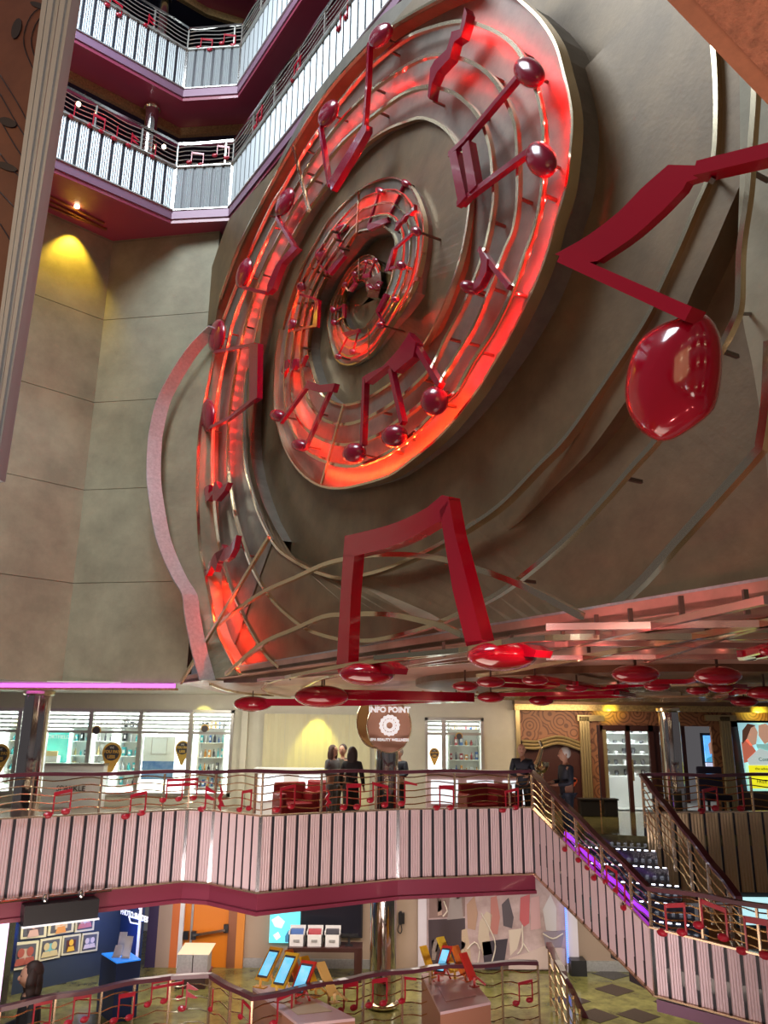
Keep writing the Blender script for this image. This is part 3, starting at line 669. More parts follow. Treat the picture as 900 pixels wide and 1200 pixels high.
# ---- info deck (floor z=0)
I = [V((-9.5, 11.35, 0)), V((-3.53, 15.38, 0)), V((-3.02, 15.25, 0)), V((-2.05, 14.45, 0)), V((.33, 15.85, 0)), V((3.0, 16.55, 0))]
ZSB, ZST, ZRT = -.77, .44, 1.12
parapet('long pleated pink-lit parapet of the info point deck', I, [ZSB]*6, [ZST]*6, SLAT_PINKLIT)
fascia('trim_30', I, -1.06, -.77, BURG, .35, 0)
fascia('trim_31', I, -1.12, -1.06, BURG, .35, -.05)
slab('floor', I, 6.5, -.2, 0, mat('deck_floor', (.3, .22, .16), .25))
slab('ceiling', I, 6.5, -1.12, -.9, mat('ceiling_cream', (.5, .42, .36), .6))
def rtop(P, ys): return [V((p.x, p.y, zat(p, y))) for p, y in zip(P, ys)]
Iz = [ZRT+.02]*6
railing('brass staff railing with red notes along the info point deck', [V((p.x, p.y, zat(p, 904) if 0 < i else zat(I[1], 904))) for i, p in enumerate(I)], [ZST+.02]*6,
  [(60,942,'pair'),(150,944,'pair'),(193,927,'triple',.4),(240,936,'flag'),(261,936,'rest'),(284,938,'pair',.4),(326,936,'pair'),(385,935,'rest',.35),(404,934,'flat'),(435,932,'rpair'),(472,930,'hook'),(513,935,'flat'),(590,938,'pair')],
  POSTG, WIREG, NOTEM, psp=1.02, s=.46)
# ---- stairs
zl = -1.5; S0 = V((3.0, 16.55, 0)); S1 = atz(760, 1040, -.42); S2 = atz(900, 1062, -.42); S3 = S2+(S2-S1)*.6
S1b = V((S1.x, S1.y, 0)); S2b = V((S2.x, S2.y, 0)); S3b = V((S3.x, S3.y, 0))
SP = [S0, S1b, S2b, S3b]; mid = (S0+S1b)/2
# intermediate points to follow the sweeping slope
g = .5; xm = S0.lerp(S1b, .5)
zt = [ZST, zat(S1b, 1086), zat(S2b, 1122)]; zt.append(zt[-1]-.05)
zb = [ZSB+.0, zat(S1b, 1166), zat(S2b, 1206)]; zb.append(zb[-1]-.05)
zr = [zat(S0, 904), zat(S1b, 1040), zat(S2b, 1062)]; zr.append(zr[-1])
print('stairs', S1, S2, zt, zb, zr)
parapet('pleated pink-lit parapet sweeping down beside the staircase to the landing', SP, zb, zt, SLAT_PINKLIT)
railing('railing with red notes down the left of the stairs and round the landing', [V((p.x, p.y, z)) for p, z in zip(SP, zr)], zt,
  [(664,985,'single'),(680,1003,'rpair',.4),(698,1018,'single'),(712,1028,'rpair',.4),(733,1052,'single'),(779,1076,'pair',.52),(822,1076,'rpair',.52),(872,1096,'flat',.52)], POSTG, WIREG, NOTEM, psp=.7, s=.4)
fascia('trim_32', [V((p.x, p.y, 0)) for p in SP[1:]], min(zb)-.14, min(zb)+.02, LILAC, .3)
t = thing('light_strip', V((S0.x, S0.y, .3)), 'bright violet light strip along the foot of the left stair railing', 'light strip')
mb = MB(); a_ = S0.lerp(S1b, .3); b_ = S0.lerp(S1b, .97); za = zt[0]+(zt[1]-zt[0])*.3+.07; zb_ = zt[0]+(zt[1]-zt[0])*.97+.07; mb.bar(V((a_.x+.06, a_.y, za)), V((b_.x+.06, b_.y, zb_)), .05, .06); mb.build('diffuser', mat('violet_tube', (.3, .05, .6), .4, emit=(.32, .03, .85), es=1.3), t)
R0 = atz(752, 908, 1.1); R1 = atz(866, 1052, -.42+.0); R0b = V((R0.x, R0.y, 0)); R1b = V((R1.x, R1.y, 0))
print('R', R0, R1)
railing('purple-lit brass railing down the right side of the stairs', [V((R0b.x, R0b.y, 1.1)), V((R1b.x, R1b.y, -.42))], [.15, -1.4], [], POSTG, WIREG, NOTEM, psp=.5, wires=6)
mb = MB(); X0, X1, Z0, Z1 = aty(868, 1065, 13.6).x, aty(935, 1065, 13.6).x, aty(880, 1084, 13.6).z, aty(880, 1052, 13.6).z
t = thing('landing_screen', V((X0, 13.6, Z0)), 'bright pale screen on the landing wall at the right edge', 'screen'); mb.poly([V((X0, 13.6, Z0)), V((X1, 13.6, Z0)), V((X1, 13.6, Z1)), V((X0, 13.6, Z1))], V((0, -1, 0)), .05); mb.build('display', mat('pale_screen', (.5, .8, .9), .4, emit=(.5, .85, .9), es=1, col2=(.9, .9, .8), vs=3), t); mb = MB(); mb.poly([V((X0-.06, 13.66, Z0-.06)), V((X1, 13.66, Z0-.06)), V((X1, 13.66, Z1+.06)), V((X0-.06, 13.66, Z1+.06))], V((0, -1, 0)), .05); mb.build('surround', BLACK, t)
mb = MB(); mb.poly([V((5.3, 14.3, -1.5)), V((9, 14.3, -1.5)), V((9, 14.3, -.9)), V((5.3, 14.3, -.9))], V((0, -1, 0)), .1); mb.build('wall_landing', mat('amber_wall', (.4, .18, .06), .4), kind='structure')
fascia('trim_33', [R0b, R1b], -1.6, -1.45, BURG, .1)
n = 7; MARB = mat('dark_stair', (.05, .05, .06), .15, 0, coat=.5); DOT = mat('step_light', (.8, .85, 1), .5, emit=(.8, .85, 1), es=7)
st = thing('staircase', V((S1b.x, S1b.y, zl)), 'dark polished staircase with rows of white step lights on each nosing', 'staircase')
for i in range(n):
    f0 = i/n*.95; f1 = (i+1)/n*.95; a = S0.lerp(S1b, f0); b = R0b.lerp(R1b, f0); c = R0b.lerp(R1b, f1); d = S0.lerp(S1b, f1); z = -(i+1)*(-zl/n)
    mb = MB(); mb.poly([V((p.x, p.y, z)) for p in (a, b, c, d)], UPZ, .17+abs(zl)/n); mb.build('step', MARB, st)
    mb = MB(); L = (b-a).length; k = int(L/.13)
    for j in range(k):
        p = d.lerp(c, (j+.5)/k); p = V((p.x, p.y, z+.012)); mb.box(p, .06, .03, .012, (c-d).normalized())
    mb.build('nosing_light', DOT, st, kind='stuff')
mb = MB(); mb.poly([V((p.x, p.y, zl)) for p in (S1b, R1b, R1b+V((4, -.5, 0)), S3b+V((2, 0, 0)), S3b, S2b)], UPZ, .2); mb.build('floor', MARB, kind='structure')
# landing slab bottom / right deck
RD = [R0b, atz(905, 908, 1.1), atz(990, 908, 1.1)]; RD = [V((p.x, p.y, 0)) for p in RD]
print('RD', RD)
parapet('gold pleated parapet of the right-hand deck beside the stairs', RD, [-1.15]*3, [.42]*3, SLATG, w=.33)
railing('brass railing of the right-hand deck in front of the dark doors', [V((p.x, p.y, 1.1)) for p in RD], [.42]*3, [(822,938,'pair',.5),(868,935,'single',.5)], POSTG, WIREG, NOTEM, psp=1.0, s=.5)
mb = MB(); mb.poly([V((p.x, p.y, 0)) for p in (I[-1], R0b, RD[1], RD[2], V((16, 21, 0)), V((3, 21, 0)))], UPZ, .2); mb.build('floor', mat('olive_marble', (.16, .15, .06), .08, 0, var=.4, vs=2), kind='structure')
# ---- lower deck
ZF = -3.1
Fm = mat('marble_yellow', (.2, .19, .06), .12, 0, var=.4, vs=3)
mb = MB(); mb.poly([V((-12, 8, ZF)), V((14, 8, ZF)), V((14, 22, ZF)), V((-12, 22, ZF))], UPZ, .2); mb.build('floor', Fm, kind='structure')
t = thing('floor_inlay', V((5, 16, ZF)), 'dark rectangular inlays set in the yellow marble floor at lower right', 'floor inlay')
for x, y in ((668,1172),(716,1142),(748,1190),(720,1160),(790,1175),(700,1190)):
    P = atz(x, y, ZF+.004); mb = MB(); mb.box(V((P.x, P.y, ZF)), .55, .55, .006, V((.8, .6, 0))); mb.build('dark_tile', mat('dark_marble', (.03, .02, .02), .12), t)
Lp = [(-80,1200),(0,1181),(65,1168),(158,1151),(200,1144),(247,1144),(296,1170),(344,1160),(426,1144),(504,1134),(588,1129),(630,1128)]
LT = [atz(x, y, ZF+1.1) for x, y in Lp]
railing('lower deck brass staff railing with red notes curving past the shops', LT, [ZF+.12]*len(LT),
  [(36,1192,'flat',.4),(83,1184,'flat',.4),(136,1182,'flat',.4),(175,1165,'triple',.36),(217,1168,'flag',.42),(250,1172,'single',.35),(285,1186,'rpair',.35),(322,1184,'pair',.42),(400,1170,'flat',.42),(434,1164,'flat',.42),(472,1160,'hook',.4),(518,1168,'flat',.42),(606,1163,'pair',.4)],
  POSTG, WIREG, NOTEM, psp=.62, s=.4, wave=.03)
fascia('trim_40', [V((p.x, p.y, 0)) for p in LT], ZF-.25, ZF+.1, BLACK, .22, -.08)
t = thing('piano_key_strip', LT[6]-UPZ*1.0, 'row of white piano keys along the foot of the lower railing', 'key strip')
q = offs(LT, .02); n = 0
for i in range(len(q)-1):
    L = (q[i+1]-q[i]).length; k = int(L/.12)
    for j in range(k):
        if n > 98 or q[i].x < -4.6: continue
        if j % 3 == 2: continue
        p = q[i].lerp(q[i+1], (j+.5)/k); mb = MB(); mb.box(V((p.x, p.y, ZF+.1)), .07, .2, .015, (q[i+1]-q[i]).normalized()); mb.build('key', WHITE, t); n += 1
# lower right stairs rail
A = LT[-1]; Bq = atz(664, 1148, ZF+.75); Cq = atz(694, 1210, ZF-.3)
A2 = atz(612, 1106, ZF+1.1); A3 = atz(643, 1106, ZF+1.1)
railing('dark railing going down at the end of the lower deck', [A3, Bq, Cq], [ZF+.05, ZF-.3, ZF-1.4], [], POSTG, WIREG, NOTEM, psp=.3)
t = thing('light_box', atz(600, 1190, ZF-.2), 'glowing white panel below the lower railing at the bottom edge', 'light panel')
P = [V((p.x, p.y, 0)) for p in LT[9:]]
P = offs(P, -.1)
for i in range(len(P)-1):
    mb = MB(); a, b = P[i], P[i+1]; mb.poly([V((a.x, a.y, ZF-.25)), V((b.x, b.y, ZF-.25)), V((b.x, b.y, ZF-.9)), V((a.x, a.y, ZF-.9))], (b-a).cross(UPZ).normalized(), .05)
    mb.build('diffuser', mat('white_glow', (.9, .9, .9), .5, emit=(.95, .93, 1), es=3), t)
# ---- columns through the decks
column(453, 900, 0, 2.6, .25, COLM, 'mirror-polished round column under the info point sign', Y=17.6)
column(449, 1100, ZF, -1.1, .25, COLM, 'mirror-polished round column on the lower deck in front of the screen', Y=16.6)
column(38, 880, 0, 2.6, .27, COLM, 'mirror-polished dark column at the far left in front of the shop window', Y=16.9)
column(786, 870, 0, 2.45, .24, COLM, 'mirror-polished column between the dark doors on the right', Y=19.0)
# ---- soffit with hanging spiral
SOF = mat('soffit_copper', (.5, .27, .2), .35, .3, var=.25, vs=1.5)
SOFD = mat('soffit_brown', (.2, .11, .06), .4, .4, var=.25, vs=2)
Z1 = ZC-.012; P = [atz(x, y, Z1) for x, y in [(213,800),(900,702)]]
d = D1
P = [BL, BL-d*13, BL-d*13+V((9, 8, 0)), V((15, 20.6, Z1)), atz(600, 822, Z1)]
P[-1] = V((3.6, 20.6, Z1)); P += [V((-1.0, 20.6, Z1)), atz(400, 818.5, Z1), atz(320, 816.5, Z1), atz(262, 812.5, Z1), atz(235, 806.5, Z1)]
for p in P: p.z = Z1
mb = MB(); mb.poly([p+UPZ*.12 for p in P], UPZ, .12); mb.build('ceiling', SOF, kind='structure')
C2 = atz(770, 806, 2.57); R2 = (atz(492, 806, 2.57)-C2).length
mb = MB(); mb.lathe(V((C2.x, C2.y, 2.57)), [(R2, 0), (R2, .09)], 72); mb.build('ceiling', SOFD, kind='structure')
print('C2', C2, R2)
soff = thing('ceiling_staff_spiral', V((C2.x, C2.y, 2.5)), 'spiral music staff of brass strips hanging under the round ceiling disc', 'ceiling sculpture')
for k in range(5):
    q = []
    for j in range(110):
        a = math.radians(180-j*9); r = R2*.97*(1-.0068*j)-k*.28*(1-j/140)
        q.append(V((C2.x+r*math.cos(a), C2.y+r*math.sin(a), 2.47)))
    mb = MB(); mb.ribbon(q, UPZ, .035, .035); mb.build('staff_line', BRASS, soff)
for k in range(12):
    a = k*.53; r = R2*(.9 if k % 2 else .6); p = V((C2.x+r*math.cos(a), C2.y+r*math.sin(a), 2.47)); mb = MB(); mb.bar(p, p+UPZ*.1, .02, .02); mb.build('hanger', PEG, soff)
sof = thing('ceiling_staff_lines', atz(640, 760, 2.52), 'long brass staff strips fanning out under the flat pinkish ceiling', 'ceiling sculpture')
for L in ([(640,761),(900,703)], [(560,792),(640,779),(882,733),(960,718)], [(440,771),(540,762),(640,748),(900,746)], [(430,785),(640,756),(900,757)], [(640,735),(900,731)], [(758,774),(880,736),(940,720)],
          [(640,771),(900,769)], [(560,760),(420,778),(343,792),(312,800),(307,806),(314,812),(340,817)], [(600,770),(440,784),(370,797),(354,806),(365,812)], [(247,802),(262,808),(290,813),(320,815)], [(303,797),(460,781),(600,765)]):
    mb = MB(); mb.ribbon([atz(x, y, 2.53) for x, y in cr(L, 12)], UPZ, .045, .04); mb.build('staff_line', BRASS if len(L) > 3 else mat('rosy_strip', (.75, .5, .42), .2, .9), sof)
for x, y in ((480,777),(520,770),(560,765),(600,763),(660,752),(700,744),(740,738),(800,726),(876,720),(410,788),(440,782),(690,765),(760,760),(830,752),(340,797),(380,803)):
    p = atz(x, y, 2.53); mb = MB(); mb.bar(p, p+UPZ*.13, .025, .025); mb.build('hanger', PEG, sof)
def cnote(label, hs, beam, z=2.4, r=.2, sw=.05):
    t = thing('ceiling_note_sculpture', atz(*hs[0], z), label, 'music note', 'red notes hanging under the ceiling')
    pts = [atz(x, y, z) for x, y in hs]; bp = [atz(x, y, z+.03) for x, y in beam]
    for p in pts:
        mb = MB(); mb.ell(p, V((r*1.25, 0, 0)), V((0, r, 0)), V((0, 0, r*.5)), 18, 10); mb.build('note_head', REDB, t, smooth=True)
        mb = MB(); mb.bar(p+UPZ*.02, V((p.x, p.y, 2.58)), .02, .02); mb.build('hanger', PEG, t)
    for p, q in zip(pts, bp): mb = MB(); mb.bar(p+UPZ*.03, q, sw, sw); mb.build('stem', REDB, t)
    if len(bp) > 1: mb = MB(); mb.bar(bp[0], bp[1], sw*2.4, sw); mb.build('beam', REDB, t)
    return t
cnote('large glossy red pair hanging left of the round info sign', [(296,825),(377,816)], [(432,823),(545,817)], 2.33, .3, .13)
cnote('red ceiling note pair at the left tip of the ceiling spiral', [(545,804),(575,799)], [(640,805),(650,801)], 2.4, .12)
cnote('red ceiling note pair above the small middle wall window', [(575,817),(634,821)], [(720,812),(740,815)], 2.34, .15)
cnote('red ceiling note pair right of the tall front note foot', [(627,797),(676,806)], [(672,801),(700,806)], 2.42, .11)
cnote('red ceiling note pair with a wide beam in the middle of the ceiling spiral', [(745,790),(841,792)], [(728,799),(805,799)], 2.42, .17)
cnote('small red ceiling note pair far back above the glass shop door', [(725,811),(770,804)], [(700,807),(742,803)], 2.42, .12)
cnote('red ceiling note pair above the round column on the right', [(818,809),(845,806)], [(880,809),(890,806)], 2.42, .12)
cnote('red ceiling note at the far right above the poster', [(872,822),(896,812)], [(840,818),(860,812)], 2.36, .16)
cnote('red ceiling note half out of frame at the right edge under the wall', [(905,763),(915,768)], [(874,766),(876,770)], 2.45, .07)
# red lamps in the soffit shine over it
for x, y in ((470,770),(560,762),(650,745),(740,735),(840,725),(640,765),(760,752)):
    p = atz(x, y, 2.44); light('soffit_led', 'POINT', p, 6, (1, .2, .2), .0)
for x, y in ((600,808),(680,802),(760,800),(850,800),(720,818)):
    p = atz(x, y, 2.4); light('soffit_led', 'POINT', p, 1.0, (1, .22, .15), .0)
# purple strip under the back wall
t = thing('light_strip', V((cz.x-2, cz.y, ZC-.06)), 'violet glowing light strip under the lower edge of the plain left wall', 'light strip')
PUR = mat('violet_led', (.4, .1, .5), .5, emit=(.75, .12, .85), es=2.2)
a = cz+N2*.02-(cz-c2).normalized()*.2; b = c2+N2*.02-(cz-c2).normalized()*6
mb = MB(); mb.bar(V((a.x, a.y, ZC-.05)), V((b.x, b.y, ZC-.05)), .05, .07); mb.build('diffuser', PUR, t)
mb = MB(); mb.bar(V((a.x, a.y, ZC-.11))-N2*.1, V((b.x, b.y, ZC-.11))-N2*.1, .12, .04); mb.build('channel', GOLDT, t)
mb = MB(); mb.poly([V((-12, 14.9, ZC+.02)), V((-1, 14.9, ZC+.02)), V((-1, 20.6, ZC+.02)), V((-12, 20.6, ZC+.02))], UPZ, .02); mb.build('ceiling', CREAM, kind='structure')
# ================================================================ shops, furniture
def RC(x0, y0, x1, y1, Y):
    ym = (y0+y1)/2; xm = (x0+x1)/2
    return aty(x0, ym, Y).x, aty(x1, ym, Y).x, aty(xm, y1, Y).z, aty(xm, y0, Y).z
def bx(mb, X0, X1, Y0, Y1, Z0, Z1, mi=0):
    return mb.box(V(((X0+X1)/2, (Y0+Y1)/2, Z0)), abs(X1-X0), abs(Y1-Y0), Z1-Z0, mi=mi)
def pbox(x0, y0, x1, y1, Y, d=.05, z0=None, z1=None):
    X0, X1, Z0, Z1 = RC(x0, y0, x1, y1, Y); Z0 = z0 if z0 is not None else Z0; Z1 = z1 if z1 is not None else Z1
    return bx(MB(), X0, X1, Y, Y+d, Z0, Z1)
def text(s, P, size, m, parent=None, u=V((1, 0, 0)), up=UPZ, name='lettering', bold=.0):
    cu = bpy.data.curves.new(name, 'FONT'); cu.body = s; cu.size = size; cu.align_x = 'CENTER'; cu.align_y = 'CENTER'; cu.extrude = .004; cu.offset = bold; cu.resolution_u = 3
    tmp = bpy.data.objects.new(name, cu); COL.objects.link(tmp); dg = bpy.context.evaluated_depsgraph_get(); dg.update()
    me = bpy.data.meshes.new_from_object(tmp.evaluated_get(dg)); bpy.data.objects.remove(tmp)
    n = u.cross(up).normalized(); Mx = Matrix((u, up, n)).transposed()
    o = wloc(parent) if parent else P
    me.transform(Mx.to_4x4()); me.transform(Matrix.Translation(P-o)); me.materials.clear(); me.materials.append(m)
    ob = bpy.data.objects.new(name, me); COL.objects.link(ob)
    if parent: ob.parent = parent
    else: ob.location = o
    return ob
def frontdisc(mb, c, r, d, k=28, ry=None, mi=0):
    ry = ry or r; mb.poly([c+V((r*math.cos(a*2*math.pi/k), 0, ry*math.sin(a*2*math.pi/k))) for a in range(k)], V((0, -1, 0)), d, mi); return mb
YB = 20.4
SHOPW = mat('shop_white', (.85, .87, .85), .5); ALU = mat('aluminium_frame', (.55, .53, .48), .3, .7)
GLASS = mat('window_glass', (.95, 1, .98), .02, 0, trans=1)
GLASS.node_tree.nodes['Principled BSDF'].inputs['IOR'].default_value = 1.08
xl = aty(-60, 880, YB).x; x272 = aty(272, 880, YB).x; x498 = aty(498, 870, YB).x; x567 = aty(567, 870, YB).x; x605 = aty(607, 880, YB).x
zh = aty(150, 831, YB).z
mb = MB(); bx(mb, xl-2, x272, YB, YB+.2, zh, ZC+.02)
bx(mb, x272, x498, YB, YB+.2, 0, ZC+.02); zw = aty(530, 841, YB).z; bx(mb, x498, x567, YB, YB+.2, zw, ZC+.02); bx(mb, x498, x567, YB, YB+.2, 0, .35); bx(mb, x567, x605, YB, YB+.2, 0, ZC+.02)
bx(mb, xl-2, x272, YB, YB+.2, 0, .25)
mb.build('wall_back_shops', CREAM, kind='structure')
def window(name, label_, X0, X1, Z0, Z1, mull, trans_z):
    t = bpy.data.objects.new(name, None); COL.objects.link(t); t.location = (X0, YB, Z0); t['kind'] = 'structure'
    for a, b, c, d in [(X0, X1, Z0, Z0+.07), (X0, X1, Z1-.07, Z1), (X0, X0+.07, Z0, Z1), (X1-.07, X1, Z0, Z1)]:
        mb = MB(); bx(mb, a, b, YB-.06, YB+.06, c, d); mb.build('window_frame', ALU, t)
    for x in mull: mb = MB(); bx(mb, x-.05, x+.05, YB-.08, YB+.08, Z0, Z1); mb.build('mullion', ALU, t)
    mb = MB(); bx(mb, X0, X1, YB-.05, YB+.05, trans_z-.03, trans_z+.03); mb.build('transom', ALU, t)
    mb = MB(); bx(mb, X0, X1, YB-.006, YB+.006, Z0, Z1); mb.build('pane', GLASS, t)
    mb = MB(); z = trans_z+.07
    while z < Z1-.08: bx(mb, X0+.08, X1-.08, YB+.1, YB+.14, z, z+.045); z += .1
    mb.build('blind', WHITE, t, kind='stuff')
mu = [aty(x, 880, YB).x for x in (20, 104, 163, 222)]
window('window_1', '', xl, x272, .25, zh, mu, aty(150, 858, YB).z)
window('window_2', '', x498, x567, .35, zw, [aty(520, 870, YB).x], aty(530, 860, YB).z)
# shop interior
mb = MB(); bx(mb, xl-2, x567+1, 23.4, 23.5, 0, 2.7); mb.build('wall_shop', SHOPW, kind='structure')
mb = MB(); bx(mb, xl-2, 16, 20.6, 26, -.15, 0); mb.build('floor', mat('shop_floor', (.6, .6, .58), .3), kind='structure')
mb = MB(); bx(mb, xl-2, 16, 20.7, 26, 2.72, 2.8); mb.build('ceiling', WHITE, kind='structure')
mb = MB(); bx(mb, x272+.1, x272+.2, 20.6, 23.4, 0, 2.7); mb.build('wall_partition', SHOPW, kind='structure')
for x in (xl+1, mu[1]-.5, mu[3]-.3): light('shop_lamp', 'AREA', (x, 21.9, 2.65), 300, (.95, 1, .97), 1.6, 1.2, target=(x, 22.4, 0))
light('shop_lamp', 'AREA', ((x498+x567)/2, 21.9, 2.65), 160, (.95, 1, .97), 1, 1, target=((x498+x567)/2, 22.2, 0))
PC = [mat('prod_%d' % i, c, .4) for i, c in enumerate([(.1, .55, .6), (.7, .35, .1), (.08, .08, .1), (.7, .7, .72), (.5, .1, .12), (.1, .2, .5), (.75, .6, .3)])]
CN = ['teal', 'orange', 'black', 'white', 'red', 'blue', 'gold']
cnt = 0
def shelving(x0, x1, Y, z0, z1, n, where, cols, np=5, glow=False):
    global cnt
    t = thing('display_shelving', V(((x0+x1)/2, Y, z0)), 'white display shelving %s' % where, 'shelving', None)
    mb = MB(); bx(mb, x0, x1, Y+.3, Y+.33, z0, z1); mb.build('back_panel', SHOPW, t)
    for x in (x0, x1): mb = MB(); bx(mb, x-.02, x+.02, Y, Y+.3, z0, z1); mb.build('side_panel', SHOPW, t)
    zs = [z0+(z1-z0)*(k+.3)/n for k in range(n)]
    for k, z in enumerate(zs):
        mb = MB(); bx(mb, x0, x1, Y, Y+.3, z-.02, z); mb.build('shelf', SHOPW, t)
        for j in range(np):
            ci = random.choice(cols); w = (x1-x0)/np; xx = x0+w*(j+.5); h = (z1-z0)/n*random.uniform(.35, .65); ww = w*random.uniform(.35, .65)
            mb = MB(); P = V((xx, Y+.14, z))
            if random.random() < .5: mb.lathe(P, [(ww*.45, 0), (ww*.48, h*.6), (ww*.2, h*.75), (ww*.2, h)], 10); kind = 'bottle'
            else:
                mb.box(P, ww, .1, h); mb.box(P+V((0, -.052, h*.3)), ww*.7, .006, h*.4, mi=1); kind = 'box'
            mb.build('boxed_product' if kind == 'box' else 'bottle', [PC[ci], WHITE], label='%s %s, %s item on the %s board, %s' % (CN[ci], kind, ['first', 'second', 'third', 'fourth', 'fifth', 'sixth'][j], ['lowest', 'second', 'third', 'fourth', 'top'][k], where), cat=kind, group='products on the shelving '+where)
            cnt += 1
def X(x, y=880, Y=YB): return aty(x, y, Y).x
shelving(X(8, 880, 21.5), X(27, 880, 21.5), 21.5, .3, 2.1, 5, 'at the far left edge of the shop', [0, 3, 6], 2)
shelving(X(83, 880, 21.5), X(102, 880, 21.5), 21.5, .3, 2.1, 5, 'right of the turquoise poster', [2, 3, 6, 0], 3)
shelving(X(110, 880, 21.8), X(130, 880, 21.8), 21.8, .3, 2.1, 5, 'left behind the pin sticker', [3, 2, 6], 3)
shelving(X(140, 880, 21.5), X(161, 880, 21.5), 21.5, .3, 2.1, 5, 'right behind the pin sticker', [0, 3, 2], 3)
shelving(X(232, 880, 21.2), X(262, 880, 21.2), 21.2, .3, 2.1, 5, 'in the last left window', [0, 1, 2, 5, 3], 6)
shelving(X(526, 880, 21.4), X(562, 880, 21.4), 21.4, .3, 2.1, 5, 'in the small middle window', [1, 4, 2, 5, 3], 6)
TEAL = mat('poster_teal', (.08, .6, .55), .4, col2=(.25, .8, .72), vs=1.5)
t = thing('shop_poster', V((X(67), 21.3, .8)), 'tall turquoise advertising panel inside the left shop window', 'poster')
X0, X1, Z0, Z1 = RC(53, 858, 79, 900, 21.3); mb = MB(); bx(mb, X0, X1, 21.3, 21.34, Z0-.2, Z1); mb.build('panel', TEAL, t); text('PORTFIELD', V(((X0+X1)/2, 21.29, Z1-.12)), .13, WHITE, t)
t = thing('shop_poster', V((X(186), 21.1, .8)), 'white framed poster over a blue wave in the third window bay', 'poster')
X0, X1, Z0, Z1 = RC(168, 863, 205, 892, 21.1); mb = MB(); bx(mb, X0, X1, 21.1, 21.13, Z0, Z1); mb.build('panel', mat('poster_white', (.72, .78, .76), .5), t)
mb = MB(); bx(mb, X0, X1, 21.1, 21.13, Z0-.45, Z0); mb.build('wave_panel', mat('poster_blue', (.05, .15, .4), .5, col2=(.3, .45, .65), vs=2), t)
xm = (X0+X1)/2; zm = (Z0+Z1)/2+.06
for a, b, c, d in ((-.2, .2, -.2, -.19), (-.2, .2, .2, .21), (-.2, -.19, -.2, .2), (.19, .2, -.2, .2)): mb = MB(); bx(mb, xm+a, xm+b, 21.085, 21.1, zm+c, zm+d); mb.build('line_frame', ALU, t)
t = thing('display_stand', V((X(58), 21, 0)), 'white card stand with an orange header beside the turquoise panel', 'display stand')
X0, X1, Z0, Z1 = RC(50, 880, 66, 915, 21.0); mb = MB(); bx(mb, X0, X1, 21.0, 21.2, 0, Z1-.12); mb.build('body', SHOPW, t); mb = MB(); bx(mb, X0, X1, 20.98, 21.02, Z1-.12, Z1); mb.build('header', PC[6], t)
for i in range(3):
    for j in range(4): mb = MB(); bx(mb, X0+.05+i*(X1-X0-.1)/3, X0+.13+i*(X1-X0-.1)/3, 20.95, 21, Z1-.4-j*.25, Z1-.28-j*.25); mb.build('card', PC[2 if (i+j) % 2 else 6], t)
t = thing('card_terminal', V((X(76), 20.9, .9)), 'dark grey screen unit on the shop counter behind the far-left column', 'screen')
X0, X1, Z0, Z1 = RC(69, 899, 82, 914, 20.9); mb = MB(); bx(mb, X0, X1, 20.9, 20.96, Z0, Z1); mb.build('housing', BLACK, t); mb = MB(); bx(mb, X0+.03, X1-.03, 20.885, 20.9, Z0+.05, Z1-.04); mb.build('display', PC[2], t)
mb = MB(); bx(mb, (X0+X1)/2-.03, (X0+X1)/2+.03, 20.93, 20.99, 0, Z0); mb.build('stand', BLACK, t)
GOLD = mat('gold_sticker', (.75, .45, .1), .4, .2); DARKP = mat('sticker_dark', (.07, .06, .07), .5)
def pin(x, y, r, label, full=True, Yp=YB-.1):
    P = aty(x, y, Yp); rr = r*Yp/FL*1.02; t = thing('window_sticker', P-V((0, 0, rr*2.2)), label, 'sticker', 'round stickers on the shop glass')
    mb = MB(); pts = [P+V((rr*math.sin(a), 0, rr*1.05*math.cos(a))) for a in [math.radians(-115+k*230/20) for k in range(21)]]
    if full: pts += [P+V((rr*.12, 0, -rr*2.2)), P+V((-rr*.12, 0, -rr*2.2))]
    mb.poly(pts, V((0, -1, 0)), .01); mb.build('pin_shape', GOLD, t)
    mb = MB(); frontdisc(mb, P+V((0, -.012, 0)), rr*.8, .008); mb.build('dark_disc', DARKP, t)
    if full:
        text('YOU PAY', P+V((0, -.02, .02)), rr*.42, GOLD, t, bold=.004); text('LESS', P+V((0, -.02, -rr*.42)), rr*.42, GOLD, t, bold=.004); text('WE', P+V((0, -.02, rr*.5)), rr*.3, WHITE, t)
    return t
pin(131, 882, 10.5, 'gold pin-shaped sticker with dark disc in the second clear window bay'); pin(0, 884, 10.5, 'gold pin-shaped sticker cut by the left photo edge')
pin(214, 877, 8, 'gold pin-shaped sticker half behind the third window mullion', Yp=YB+.25); pin(509, 883, 5.5, 'small gold pin-shaped sticker in the middle wall window')
pin(113, 856, 5, 'plain small round orange sticker high in the second bay', False); pin(240, 854, 4.5, 'plain small round orange sticker high in the last left bay', False); pin(538, 863, 4, 'plain small round sticker in the middle wall window', False)
# counter with lettering
t = thing('shop_counter', V((X(90), 20.0, 0)), 'white counter front with dark lettering below the left shop window', 'counter')
X0, X1, Z0, Z1 = RC(46, 922, 118, 950, 20.0); mb = MB(); bx(mb, X0, X1, 20.0, 20.3, 0, .95); mb.build('front', SHOPW, t); mb = MB(); bx(mb, X0-.03, X1+.03, 19.97, 20.33, .95, 1.0); mb.build('worktop', ALU, t)
text('SPARKLE', V(((X0+X1)/2, 19.985, .42)), .18, BLACK, t)
